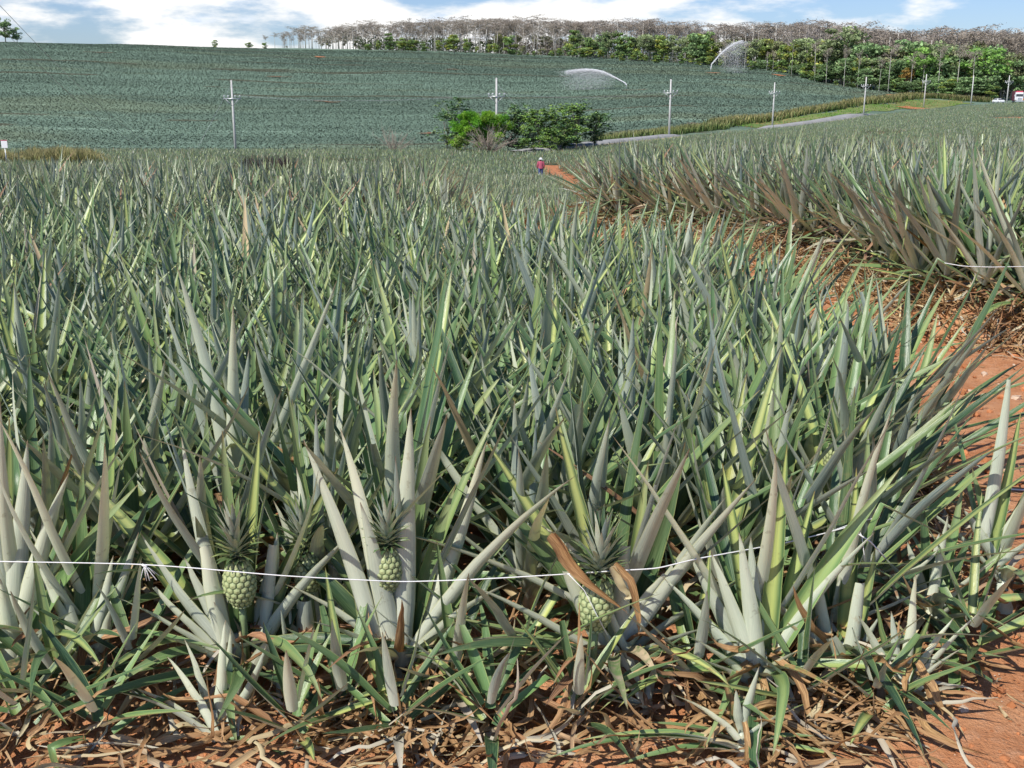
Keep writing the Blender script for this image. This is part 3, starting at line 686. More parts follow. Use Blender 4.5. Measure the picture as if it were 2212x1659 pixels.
SUCK = [(55, 1640, 3.45, .34, 'yellow green sucker in the bottom left corner'), (140, 1600, 3.62, .3, 'low dark sucker between the two plants at the left border'),
 (300, 1570, 3.72, .28, 'small sucker in the shadow gap left of the fruiting plant'), (745, 1600, 3.55, .26, 'low green sucker under the tall straight leaf plant, left side'),
 (985, 1575, 3.66, .26, 'flat green sucker beside the heap of brown leaves'), (1120, 1560, 3.75, .34, 'half shaded sucker in the dark gap in the middle of the front row'),
 (1250, 1620, 3.5, .24, 'tiny sucker on the soil below the fruiting plant right of centre'), (1500, 1560, 3.7, .3, 'pale sucker left of the blue green fan'),
 (1720, 1580, 3.62, .3, 'short sucker right of the blue green fan'), (1880, 1610, 3.55, .2, 'smallest sucker among the litter by the bare dirt'),
 (2090, 1440, 4.0, .32, 'sucker at the outer edge of the litter on the right'), (640, 1645, 3.42, .22, 'small sucker at the bottom edge left of centre'), (860, 1640, 3.42, .26, 'sucker at the bottom edge below the tall straight leaf plant'), (1060, 1650, 3.42, .24, 'sucker at the bottom edge left of the fruiting plant right of centre'), (220, 1655, 3.4, .24, 'sucker at the bottom edge, second from the left corner'), (1390, 1640, 3.45, .24, 'sucker at the bottom edge below the narrow-leaved shoot'), (400, 1655, 3.4, .2, 'little sucker on the soil left of the lime green one'), (1800, 1640, 3.42, .22, 'sucker in the litter right of the sprawling pale one')]
for k, (u, v, y, hh, lab) in enumerate(SUCK[:15]):
    r = np.random.default_rng(60+k); p = unp(u, v, y); a = plant_leaves(r, int(r.integers(9, 13)), hh*1.5, 1.3, 8, 3, .046)
    o = link('pineapple_sucker', None, None, (p[0], y, float(zg(p[0], y))-.02)); tag(o, lab, 'young pineapple', 'low suckers in the litter of the front edge')
    A = a[2].copy(); A[:, 0] = A[:, 0]*.3+.66*(k % 2 == 0); link('foliage', mesh_np('foliage', a[0], a[1], [M['leaf']], A), o)
    q = dry_skirt(r, 7, 7, .03, .08, .22, C=2); link('dry_leaves', mesh_np('dry_leaves', *q[:2], [M['leaf']], q[2]), o)

# ------------------------------------------------------------------ the other individual plants
VAR_IN = []; VAR_RAW = []
for k in range(16):
    r = np.random.default_rng(400+k)
    a = plant_leaves(r, int(r.integers(20, 27)), r.uniform(0.9, 1.04), r.uniform(0.85, 1.2), 8, 4, r.uniform(.066, .080), lean=(r.normal(0, .05), r.normal(0, .05)))
    VAR_RAW.append(a); VAR_IN.append(mesh_np('pineapple_plant', *a[:2], [M['leaf']], a[2]))
VAR_ED = []
for k in range(8):
    r = np.random.default_rng(500+k)
    a = plant_leaves(r, int(r.integers(24, 30)), r.uniform(0.90, 1.02), r.uniform(0.75, 1.0), 9, 4, r.uniform(.066, .078), edge=True)
    s = dry_skirt(r, 34, 8, 0.05, 0.24, 0.5, C=2, d0=.25)
    VAR_ED.append((mesh_np('foliage', *a[:2], [M['leaf']], a[2]), mesh_np('dry_leaves', *s[:2], [M['leaf']], s[2])))
VAR_LO = []
for k in range(10):
    r = np.random.default_rng(600+k)
    VAR_LO.append(plant_leaves(r, 22, r.uniform(.9, 1.02), r.uniform(.85, 1.2), 5, 2, .072))
SK_LO = [dry_skirt(np.random.default_rng(650+k), 22, 5, 0.05, 0.25, 0.55, C=1, d0=.2) for k in range(4)]

def bed_positions():
    out = []
    y = 4.36; row = 0
    while y < 20.6:
        x = -0.56*y-1.2 + (row % 2)*0.2
        while x < 3.2:
            xx = x+random.gauss(0, .055); yy = y+random.gauss(0, .06)
            if xx < near_edge_x(yy)-0.12: out.append((xx, yy, 0))
            x += 0.40
        y += 0.46; row += 1
    y = 9.3; row = 0
    while y < 22:
        x = 0.6 + (row % 2)*0.17
        while x < 0.56*y+1.6:
            xx = x+random.gauss(0, .055); yy = y+random.gauss(0, .06)
            if xx > right_edge_x(yy)+0.08: out.append((xx, yy, 1))
            x += 0.35
        y += 0.42; row += 1
    return np.array(out)
BP = bed_positions()
zb = zg(BP[:, 0], BP[:, 1])
uu, vv, dd = proj(np.stack([BP[:, 0], BP[:, 1], zb+0.6], 1))
inframe = (uu > -30) & (uu < 2242)
order = np.argsort(np.where(inframe, dd, 1e9))
NIND = 283
ind = order[:NIND]
rest = np.setdiff1d(np.arange(len(BP)), ind)
LBL = {
 'edge0': ('pineapple plant on the right edge of the near bed, leaning over the red dirt path', 'plants lining the path on the near bed'),
 'edge1': ('pineapple plant at the front of the raised bed across the path, above hanging brown leaves', 'plants lining the path on the raised bed'),
 'in1': ('grey green pineapple plant inside the raised bed across the red path', 'plants inside the raised bed'),
 'r2': ('pineapple plant close behind the front row and its white string', 'plants right behind the front row'),
 'left': ('pineapple plant in the left part of the near bed, its leaves crossing the neighbours', 'plants in the left part of the near bed'),
 'mid': ('pineapple plant in the middle of the near bed, with yellow striped crossing leaves', 'plants in the middle of the near bed'),
 'right': ('upright pineapple plant in the right part of the near bed, left of the path', 'plants in the right part of the near bed'),
}
for q, i in enumerate(ind):
    x, y, blk = BP[i]; z = float(zb[i]); rr = random.random
    if blk == 0: edge = near_edge_x(y)-x < 0.5 and y < 12.5
    else: edge = x-right_edge_x(y) < 0.75 or y < 9.9
    edge = edge or (blk == 0 and y < 4.55 and q % 3 != 0)
    sc = random.uniform(.88, 1.08)
    if blk == 0 and y < 4.5: sc *= .95
    if blk == 1: sc *= 1.0
    if blk == 0 and x > 1.7 and y < 5.6: sc *= .8
    rot = random.uniform(0, 2*PI)
    tl = (random.gauss(0, .14), random.gauss(0, .14))
    if edge:
        key = 'edge%d' % blk if not (blk == 0 and y < 4.55 and near_edge_x(y)-x >= .5) else 'r2'
        o = link('pineapple_plant', None, None, (x, y, z)); fo, sk = VAR_ED[q % 8]
        link('foliage', fo, o); link('dry_leaves', sk, o)
        # edge plants lean out over the path
        o.rotation_euler = (random.gauss(0, .05), (0.0 if key == 'r2' else 0.10 if blk == 0 else -.03 if y < 10.4 else -.09)+random.gauss(0, .05), 0)
        for c in o.children: c.rotation_euler = (0, 0, rot)
        if blk == 1: sc *= .90; o.children[1].scale = (1.4, 1.4, 1.4)
    else:
        key = 'in1' if blk == 1 else 'r2' if y < 4.9 else 'left' if x < -0.13*y else 'mid' if x < .13*y else 'right'
        o = link('pineapple_plant', VAR_IN[q % 16], None, (x, y, z-0.02)); o.rotation_euler = (tl[0]*.6, tl[1]*.6, rot)
    o.scale = (sc, sc, sc*random.uniform(.94, 1.06))
    tag(o, LBL[key][0], 'pineapple plant', LBL[key][1])
    if not edge and (q % 13 == 5) and y < 8.5:
        add_fruit(o, (0.0, -0.02, 0.42), 1.0, (random.gauss(0, .08), random.gauss(0, .08)), k=q)
        o['label'] = LBL[key][0].replace('pineapple plant', 'fruiting pineapple plant'); o['group'] = LBL[key][1]+' that carry a fruit'

# ------------------------------------------------------------------ valley field + the rest of the beds: one stuff mesh
def poly_in(px, py, x, y):
    inside = np.zeros(len(x), bool); n = len(px); j = n-1
    for i in range(n):
        c = ((py[i] > y) != (py[j] > y)) & (x < (px[j]-px[i])*(y-py[i])/(py[j]-py[i]+1e-12)+px[i])
        inside ^= c; j = i
    return inside
# places kept clear of plants
PATH2 = np.array([gnd(u, y)[:2] for (u, y) in ((1186, 118), (1192, 108), (1206, 98), (1226, 88), (1240, 78), (1244, 68), (1240, 60))])
def dist_poly(x, y, L):
    d = np.full(len(x), 1e9)
    for a, b in zip(L[:-1], L[1:]):
        ab = b-a; t = np.clip(((x-a[0])*ab[0]+(y-a[1])*ab[1])/(ab@ab), 0, 1)
        d = np.minimum(d, np.hypot(x-a[0]-t*ab[0], y-a[1]-t*ab[1]))
    return d
ROAD = [gnd(u, y) for (u, y) in ((1120, 144), (1230, 156), (1330, 168), (1400, 180), (1450, 194), (1540, 215), (1640, 236), (1740, 258), (1850, 283), (1960, 312), (2060, 334), (2150, 343), (2260, 345), (2420, 345))]
ROAD2 = np.array([p[:2] for p in ROAD])
SLOPE_UY = [(1560, 254), (1600, 262), (1700, 285), (1800, 300), (1880, 322), (1960, 358), (2010, 366), (2080, 362), (2100, 350), (2040, 336), (1960, 318), (1870, 292), (1760, 268), (1640, 246)]
SLOPE = np.array([gnd(u, y)[:2] for u, y in SLOPE_UY])
PATCH = {'near': ((1893, 168, 3.4, 9.0)), 'b': (600, 72, 1.6, 7), 'c': (45, 88, 5.0, 9), 'd': (1985, 322, 5, 9), 'e': (2190, 226, 6, 7), 'f': (1760, 195, 3, 4)}
PATCHP = {k: (gnd(v[0], v[1]), v[2], v[3]) for k, v in PATCH.items()}
def far_limit(s):
    return np.interp(s, [(u-CU)/F_PX*.972 for u in (0, 900, 1106, 1250, 1445, 1540, 1668, 1865, 1995, 2100, 2212)], [152, 152, 150, 160, 190, 212, 240, 286, 330, 336, 340])
def clear_mask(x, y):
    k = dist_poly(x, y, PATH2) > 1.15 - 0.5*vnoise(x*2, y, 5)
    k &= dist_poly(x, y, ROAD2) > 3.8
    for (c, a, b) in PATCHP.values():
        k &= ((x-c[0])/a)**2+((y-c[1])/b)**2 > 1+0.5*(vnoise(x*.5, y*.5, 8)-.5)
    return k
stuff = []
rx = BP[rest]; rz = zb[rest]; n = len(rest)
shr = np.where(rx[:, 2] == 1, 1.02, .97)
stuff.append(scatter(VAR_LO, np.stack([rx[:, 0], rx[:, 1], rz], 1), rng.uniform(0, 6.28, n), rng.uniform(.88, 1.1, n)*shr, rng.integers(0, 10, n), rng.random(n), tilt=np.stack([rng.normal(0, .07, n)-.12*(rx[:, 2] == 1)*(rx[:, 0]-right_edge_x(rx[:, 1]) < .8), rng.normal(0, .07, n)], 1)))
em = ((rx[:, 2] == 1) & (rx[:, 0]-right_edge_x(rx[:, 1]) < 1.0)) | ((rx[:, 2] == 0) & (near_edge_x(rx[:, 1])-rx[:, 0] < .6))
er = rx[em]; n = len(er)
stuff.append(scatter(SK_LO, np.stack([er[:, 0], er[:, 1], rz[em]], 1), rng.uniform(0, 6.28, n), rng.uniform(1.1, 1.6, n), rng.integers(0, 4, n), rng.random(n)))
# valley: 26..80 m
MIDV = [plant_leaves(np.random.default_rng(700+k), 14, .64, 1.1, 3, 2, .055) for k in range(8)]
FARV = [plant_leaves(np.random.default_rng(720+k), 8, .55, 1.25, 2, 1, .075) for k in range(8)]
def field(y0, y1, sp, jit=.3, smax=.52):
    ys = np.arange(y0, y1, sp); out = []
    for a in ys:
        xs = np.arange(-smax*a-1, smax*a+1, sp); out.append(np.stack([xs, np.full(len(xs), a)], 1))
    p = np.concatenate(out); p += rng.normal(0, sp*jit, p.shape); return p
p = field(21.5, 84, .48); k = clear_mask(p[:, 0], p[:, 1]) & ~((p[:, 1] < 27) & (p[:, 0] > -1.3) & (p[:, 0] < 1.4)) & ~((p[:, 1] < 26.5) & (p[:, 0] > 1.2))
k &= vnoise(p[:, 0]*.35, p[:, 1]*.12, 31) > .06
p = p[k]; n = len(p)
stuff.append(scatter(MIDV, np.stack([p[:, 0], p[:, 1], zg(p[:, 0], p[:, 1])], 1), rng.uniform(0, 6.28, n), rng.uniform(.75, 1.1, n), rng.integers(0, 8, n), rng.random(n)))
p = field(84, 342, .64); s = p[:, 0]/p[:, 1]
k = clear_mask(p[:, 0], p[:, 1]) & (p[:, 1] < far_limit(s)) & ~poly_in(SLOPE[:, 0], SLOPE[:, 1], p[:, 0], p[:, 1])
k &= (vnoise(p[:, 0]*.06, p[:, 1]*.22, 33) > .12)
p = p[k]; n = len(p); print('valley plants', n)
u_, v_, _ = proj(np.stack([p[:, 0], p[:, 1], zg(p[:, 0], p[:, 1])], 1))
pale = sstep(1750, 2000, u_)*sstep(282, 296, v_)*(1-sstep(322, 330, v_))
fv = scatter(FARV, np.stack([p[:, 0], p[:, 1], zg(p[:, 0], p[:, 1])], 1), rng.uniform(0, 6.28, n), rng.uniform(.8, 1.15, n)*(1-.2*pale), np.zeros(n, int)+rng.integers(0, 8, n), rng.random(n))
stuff.append(fv)
V, F, A = cat_parts(stuff)
tag(link('pineapple_plants', mesh_np('pineapple_plants', V, F, [M['farleaf']], A)), 'crowded pineapple plants filling the back of the beds and the valley field', 'pineapple plants', kind='stuff')

# ------------------------------------------------------------------ hillside crop
def tuft(r, n=5, h=.48):
    phi = r.uniform(0, 6.28, n); base = np.stack([np.cos(phi)*.1, np.sin(phi)*.1, np.zeros(n)], 1)
    P = grow(base, phi, np.radians(r.uniform(45, 75, n)), np.radians(r.uniform(0, 30, n)), np.full(n, h)*r.uniform(.8, 1.1, n), K=2, r=r)
    return strips(P, phi, np.full(n, .19), np.zeros(n), np.zeros(n), C=1)
TV = [tuft(np.random.default_rng(800+k)) for k in range(6)]
def hill_top(s):
    return np.interp(s, [(u-CU)/F_PX*.972 for u in (0, 300, 600, 900, 1106, 1250, 1445, 1668, 1865, 1995, 2080)], [560, 570, 575, 575, 575, 565, 535, 505, 440, 425, 400])
def hill_bot(s):
    return np.interp(s, [(u-CU)/F_PX*.972 for u in (0, 1106, 1250, 1445, 1530, 1600, 1700, 1800, 1900, 1990, 2100)], [200, 205, 205, 224, 236, 262, 290, 308, 345, 372, 385])
p = field(200, 576, .82, .33, .53); s = p[:, 0]/p[:, 1]
k = (p[:, 1] < hill_top(s)) & (p[:, 1] > hill_bot(s)) & (s < .43)
# broken contour gaps where the soil shows
x, y = p[:, 0], p[:, 1]
p = p[k]; x, y = p[:, 0], p[:, 1]; n = len(p); print('hill tufts', n)
hz = zg(x, y)
hsel = rng.integers(0, 6, n); hc, gapm = hillpat(x, y)
tv = scatter(TV, np.stack([x, y, hz], 1), rng.uniform(0, 6.28, n), rng.uniform(.8, 1.15, n), hsel, None, hs=np.where(gapm, .45, 1))
rs = np.random.default_rng(5)
hc = hc*(.92+.16*rs.random((n, 1)))
hc = np.where((rs.random(n) < .02)[:, None], np.array([.26, .33, .24]), hc)
hcs = np.concatenate([np.repeat(hc[hsel == k], len(TV[k][0]), axis=0) for k in range(6)])
tA = np.concatenate([hcs, np.ones((len(hcs), 1))], 1)
tag(link('hillside_crop', mesh_np('hillside_crop', tv[0], tv[1], [M['hill']], tA)), 'blue green pineapple crop covering the far hillside in faint contour bands', 'pineapple field', kind='stuff')

# ------------------------------------------------------------------ bare soil patches, road, green slope
def sheet(name, poly, mat, label, cat, dz=0.05, kind='structure', step=None, jag=0.0, seed=0):
    """terrain-following patch: a fine grid clipped to the outline"""
    poly = np.array(poly)[:, :2]; lo, hi = poly.min(0), poly.max(0)
    st = step or max((hi-lo).max()/90, .1)
    xs = np.arange(lo[0]-jag, hi[0]+jag+st, st); ys = np.arange(lo[1]-jag, hi[1]+jag+st, st)
    X, Y = np.meshgrid(xs, ys); 
    wx = X+(vnoise(X/(jag+.01)*.6, Y/(jag+.01)*.6, seed)-.5)*jag*2; wy = Y+(vnoise(X/(jag+.01)*.6, Y/(jag+.01)*.6, seed+3)-.5)*jag*2
    ins = poly_in(poly[:, 0], poly[:, 1], wx.ravel(), wy.ravel()).reshape(X.shape)
    Z = zg(X, Y)+dz
    V = np.stack([X, Y, Z], -1).reshape(-1, 3); idx = np.arange(X.size).reshape(X.shape)
    keep = (ins[:-1, :-1].astype(int)+ins[1:, :-1]+ins[1:, 1:]+ins[:-1, 1:]) >= 2
    F = np.stack([idx[:-1, :-1], idx[:-1, 1:], idx[1:, 1:], idx[1:, :-1]], -1)[keep]
    o = link(name, mesh_np(name, V, F, [mat])); return tag(o, label, cat, kind=kind)
def ellipse(c, a, b, n=26, seed=0):
    r = np.random.default_rng(seed)
    return [(c[0]+a*math.cos(t)*r.uniform(.8, 1.1), c[1]+b*math.sin(t)*r.uniform(.85, 1.1)) for t in np.linspace(0, 2*PI, n, endpoint=False)]
def ribbon(pts, hw, name, mat, label, cat, dz=.12, n=160, widen=0.0, off=0.0, dzs=None):
    pts = np.array(pts)[:, :2]; d = np.concatenate([[0], np.cumsum(np.hypot(*np.diff(pts, axis=0).T))])
    t = np.linspace(0, d[-1], n); x = np.interp(t, d, pts[:, 0]); y = np.interp(t, d, pts[:, 1])
    for _ in range(6): x[1:-1] = (x[:-2]+x[1:-1]+x[2:])/3; y[1:-1] = (y[:-2]+y[1:-1]+y[2:])/3
    tx, ty = np.gradient(x), np.gradient(y); L = np.hypot(tx, ty); nx, ny = -ty/L, tx/L
    dz = dz if dzs is None else np.interp(y, dzs[0], dzs[1])[:, None]
    c = np.linspace(-1, 1, 9)
    wv = hw*(1+widen*(vnoise(t*.12, t*0, 3)-.5))
    X = x[:, None]+nx[:, None]*(c[None]*wv[:, None]+off); Y = y[:, None]+ny[:, None]*(c[None]*wv[:, None]+off)
    Z = zg(X, Y); Z = Z.mean(1, keepdims=True)*.6+Z*.4+dz - (dz+.2)*(c[None]**8)
    V = np.stack([X, Y, Z], -1).reshape(-1, 3); idx = np.arange(X.size).reshape(X.shape)
    F = np.stack([idx[:-1, :-1], idx[:-1, 1:], idx[1:, 1:], idx[1:, :-1]], -1).reshape(-1, 4)
    return tag(link(name, mesh_np(name, V, F, [mat])), label, cat, kind='structure')
ribbon(ROAD, 4.0, 'verge', M['verge'], 'pale sandy verge along the grey road', 'verge', .55, widen=.5, off=-1.6, dzs=([140, 158, 190, 205, 236, 262, 285], [0, .35, .35, -.1, -.1, .22, -.1]))
ribbon(ROAD, 2.3, 'road', M['road'], 'narrow grey gravel road crossing the valley', 'road', .68, dzs=([140, 152, 192, 206, 232, 242, 280, 300], [.2, .72, .72, -.6, -.6, .78, .78, -.5]))
sheet('grass_slope', [tuple(p) for p in SLOPE], M['slope'], 'bright green grassy slope between the road and the hill', 'grass slope', .10, jag=3.0, seed=4)
sheet('dirt_path', [tuple(q) for q in np.concatenate([PATH2+np.array([1.0, 0]), PATH2[::-1]-np.array([1.0, 0])])], M['dirt'], 'orange dirt path through the valley field behind the worker', 'dirt path', .05, step=.25, jag=.7, seed=2)
for k, (lab, dz) in {'near': ('bare orange soil patch in the field at the right', .06), 'b': ('bare soil patch below the dark clump at the left', .05), 'c': ('orange soil bank at the left border under the dry grass', .05), 'd': ('bare brown soil patch on the green slope', .2), 'e': ('bare soil strip at the right border', .06), 'f': ('small sandy patch beside the road', .05)}.items():
    c, a, b = PATCHP[k]
    sheet('bare_soil', ellipse(c, a, b, seed=ord(k[0])), M['dirt'] if k != 'f' else M['verge'], lab, 'bare soil', dz, jag=a*.25, seed=ord(k[0]))
for i, (u, yy, a, b) in enumerate([(690, 505, 3.6, 5.5), (1680, 468, 3.2, 5), (1935, 385, 3.6, 5), (925, 262, 2.6, 3.5), (1500, 250, 2.2, 3), (205, 480, 7, 3), (600, 415, 6, 2.5), (985, 455, 4, 3), (1380, 380, 5, 2.5), (715, 345, 5, 3), (1540, 460, 3, 4)]):
    c = gnd(u, yy)
    sheet('bare_soil', ellipse(c, a*(.75 if i < 3 else 1), b*(.55 if i < 3 else .3), seed=i), M['dirt' if i < 3 or i == 10 else 'furrow'], ['orange bare spot near the top of the hill, left of the woods', 'orange bare spot beside the second sprinkler jet', 'orange bare spot below the right-hand woods', 'small red gully mark low on the hill, left of the tree clump', 'red soil spot on the hill behind the tree clump', 'long red furrow high on the left of the hill', 'red furrow behind the left power pole', 'thin furrow on the hill below the middle woods', 'furrow on the hill below the first sprinkler jet', 'red furrow in the middle of the hill', 'soil at the foot of the right sprinkler jet'][i], 'bare soil', .35, jag=a*.5, seed=i)

# ------------------------------------------------------------------ grasses
def blades(pts, h, w, cols, name, label, seed=0, n=3):
    r = np.random.default_rng(seed); m = len(pts)
    P0 = np.repeat(pts, n, 0)+np.concatenate([r.normal(0, w*1.2, (m*n, 2)), np.zeros((m*n, 1))], 1)
    phi = r.uniform(0, 6.28, m*n); hh = np.repeat(h, n)*r.uniform(.6, 1.15, m*n)
    P = grow(P0, phi, np.radians(r.uniform(2, 22, m*n)), np.radians(r.uniform(5, 55, m*n)), hh, K=3, r=r)
    V, F, A = strips(P, phi, np.full(m*n, w), np.zeros(m*n), np.zeros(m*n), C=1)
    t = A[:, 1:2]; cc = np.repeat(cols[r.integers(0, len(cols), m*n)], len(V)//(m*n), 0)
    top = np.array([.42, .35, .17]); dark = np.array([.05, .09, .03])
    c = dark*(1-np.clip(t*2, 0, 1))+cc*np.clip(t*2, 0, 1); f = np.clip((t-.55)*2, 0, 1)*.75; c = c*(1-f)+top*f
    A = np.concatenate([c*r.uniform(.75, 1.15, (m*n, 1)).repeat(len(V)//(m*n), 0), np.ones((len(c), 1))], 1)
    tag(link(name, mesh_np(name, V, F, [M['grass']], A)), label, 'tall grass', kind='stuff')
GC = np.array([[.16, .22, .06], [.30, .30, .10], [.12, .2, .05], [.38, .33, .15]])
def strip_pts(line, n, wid, seed):
    r = np.random.default_rng(seed); L = np.array([gnd(u, y) for u, y in line]); d = np.concatenate([[0], np.cumsum(np.hypot(*np.diff(L[:, :2], axis=0).T))])
    t = r.uniform(0, d[-1], n); x = np.interp(t, d, L[:, 0])+r.normal(0, wid, n); y = np.interp(t, d, L[:, 1])+r.normal(0, wid, n)
    return np.stack([x, y, zg(x, y)-.05], 1)
p = strip_pts([(1290, 176), (1370, 192), (1450, 212), (1520, 228), (1560, 238)], 1500, .9, 1); blades(p, np.full(len(p), 1.7), .2, GC[:3]*np.array([.75, .9, .8]), 'tall_grass', 'dark grassy bank along the road, just right of the tree clump', 1)
p = strip_pts([(1545, 242), (1600, 266), (1700, 290), (1800, 306), (1880, 330), (1960, 366), (1990, 374)], 3600, 1.0, 2); blades(p, np.full(len(p), 2.1), .24, GC, 'tall_grass', 'long band of tall dry-topped grass between the hill field and green slope', 2)
p = strip_pts([(1990, 376), (2040, 372), (2080, 366), (2130, 362)], 1000, 1.0, 3); blades(p, np.full(len(p), 1.9), .24, GC*.8, 'tall_grass', 'dark grass strip at the foot of the right-hand woods', 3)
r_ = np.random.default_rng(8)
uu_ = r_.uniform(-60, 275, 3200); yy_ = r_.uniform(101, 118, 3200)
p = np.array([gnd(u, y) for u, y in zip(uu_, yy_)]); hh = np.where(uu_ < 60, 1.2, 1.5)*np.clip((275-uu_)/90, .25, 1)*(.7+.6*vnoise(uu_*.03, yy_*.1, 3))
blades(p, hh, .07, np.array([[.26, .25, .08], [.40, .34, .15], [.2, .24, .07]]), 'tall_grass', 'strip of dry yellow grass at the left border, below the white sign', 4, n=4)
uu_ = r_.uniform(1560, 2090, 5000); yy_ = r_.uniform(246, 368, 5000); p = np.array([gnd(u, y) for u, y in zip(uu_, yy_)])
p = p[poly_in(SLOPE[:, 0], SLOPE[:, 1], p[:, 0], p[:, 1])]
m_ = len(p)
P = grow(p, r_.uniform(0, 6.28, m_), np.radians(r_.uniform(10, 50, m_)), np.full(m_, .3), np.full(m_, .45), K=2, r=r_)
V, F, A = strips(P, r_.uniform(0, 6.28, m_), np.full(m_, .3), np.zeros(m_), np.zeros(m_), C=1)
q = len(V)//m_; cc = np.where((vnoise(p[:, 0]*.08, p[:, 1]*.05, 6) > .62)[:, None], [[.34, .26, .11]], [[.15, .30, .04]])*r_.uniform(.7, 1.2, (m_, 1))
tag(link('short_grass', mesh_np('short_grass', V, F, [M['grass']], np.concatenate([cc.repeat(q, 0), np.ones((m_*q, 1))], 1))), 'short bright green grass on the slope beside the road', 'grass', kind='stuff')

# ------------------------------------------------------------------ leaf litter and clods
r_ = np.random.default_rng(77)
def litter(pts, L, name, label, w=(.01, .032)):
    n = len(pts)
    P = grow(pts+np.array([0, 0, .012]), r_.uniform(0, 6.28, n), np.radians(r_.uniform(72, 96, n)), np.radians(r_.uniform(-25, 35, n)), L*r_.uniform(.35, 1.3, n), K=10, wob=.2, r=r_)
    zz = zg(P[:, :, 0], P[:, :, 1]); P[:, :, 2] = np.maximum(P[:, :, 2], zz+.006+r_.random((n, 1))*.05)
    V, F, A = strips(P, r_.uniform(0, 6.28, n), r_.uniform(w[0], w[1], n), r_.random(n), r_.uniform(.72, 1, n), C=2, arc=1.3, twist=r_.normal(0, 1.5, n))
    tag(link(name, mesh_np(name, V, F, [M['leaf']], A)), label, 'dead leaves', kind='stuff')
n = 700; x = r_.uniform(-2.4, 1.45, n); x[:150] = r_.normal(-.36, .13, 150); x[150:330] = r_.normal(1.1, .22, 180); y = 3.5+r_.normal(0, .17, n)+np.clip(x-.9, 0, 1)*.42
litter(np.stack([x, y, zg(x, y)+r_.random(n)**2*.1], 1), .42, 'dead_leaves', 'brown dead leaves heaped on the soil along the front of the bed')
n = 700; y = r_.uniform(4.0, 12, n); x = near_edge_x(y)+np.abs(r_.normal(0, .12, n))-.1
litter(np.stack([x, y, zg(x, y)], 1), .32, 'dead_leaves', 'brown dead leaves fallen along the near side of the red path')
n = 3000; y = r_.uniform(9.2, 19.5, n); x = right_edge_x(y)-r_.normal(.0, .17, n)
litter(np.stack([x, y, zg(x, y)], 1), .42, 'dead_leaves', 'thick mat of brown dead leaves hanging over the bank of the raised bed')
n = 900; x = r_.uniform(4.2, 9, n); y = 9.6+r_.normal(0, .16, n)
litter(np.stack([x, y, zg(x, y)], 1), .4, 'dead_leaves', 'dead leaves at the foot of the raised bed by the right border')
n = 620; x = r_.uniform(1.2, 6, n); y = r_.uniform(3.2, 10, n); k = (x > near_edge_x(y)) & (x < right_edge_x(y)); x, y = x[k], y[k]
litter(np.stack([x, y, zg(x, y)], 1), .10, 'leaf_scraps', 'small dry scraps scattered over the red soil path', (.006, .02))
def clods(n, f, smin, smax, name, label):
    ico = np.array([[0, 0, 1], [.89, 0, .45], [.28, .85, .45], [-.72, .53, .45], [-.72, -.53, .45], [.28, -.85, .45], [.72, .53, -.45], [-.28, .85, -.45], [-.89, 0, -.45], [-.28, -.85, -.45], [.72, -.53, -.45], [0, 0, -1.]])
    fc = np.array([[0, 1, 2], [0, 2, 3], [0, 3, 4], [0, 4, 5], [0, 5, 1], [1, 6, 2], [2, 6, 7], [2, 7, 3], [3, 7, 8], [3, 8, 4], [4, 8, 9], [4, 9, 5], [5, 9, 10], [5, 10, 1], [1, 10, 6], [11, 7, 6], [11, 8, 7], [11, 9, 8], [11, 10, 9], [11, 6, 10]])
    x, y = f(n); s = smin+(smax-smin)*r_.random(n)**4
    V = ico[None]*s[:, None, None]*r_.uniform(.6, 1.3, (n, 12, 1))*np.array([1, 1, .7]); V += np.stack([x, y, zg(x, y)+s*.2], 1)[:, None]
    F = (fc[None]+(np.arange(n)*12)[:, None, None]).reshape(-1, 3)
    c = np.array([[.50, .20, .085]])*r_.uniform(.75, 1.35, (n, 1)); c = np.where((r_.random(n) < .12)[:, None], [[.62, .46, .33]], c)
    A = np.concatenate([np.repeat(c, 12, 0), np.ones((n*12, 1))], 1)
    tag(link(name, mesh_np(name, V.reshape(-1, 3), F, [M['clod']], A, smooth=False)), label, 'soil clods', kind='stuff')
def f1(n):
    x = r_.uniform(-2.4, 2.6, n); y = r_.uniform(2.9, 4.6, n); return x, y
def f2(n):
    y = r_.uniform(4.3, 13, n); a, b = near_edge_x(y), right_edge_x(y); x = a+(b-a)*r_.random(n); return x, y
clods(2600, f1, .004, .026, 'soil_clods', 'crumbs of red soil along the front of the near bed')
clods(5200, f2, .003, .04, 'soil_clods', 'red crumbs and pebbles scattered over the dirt path')

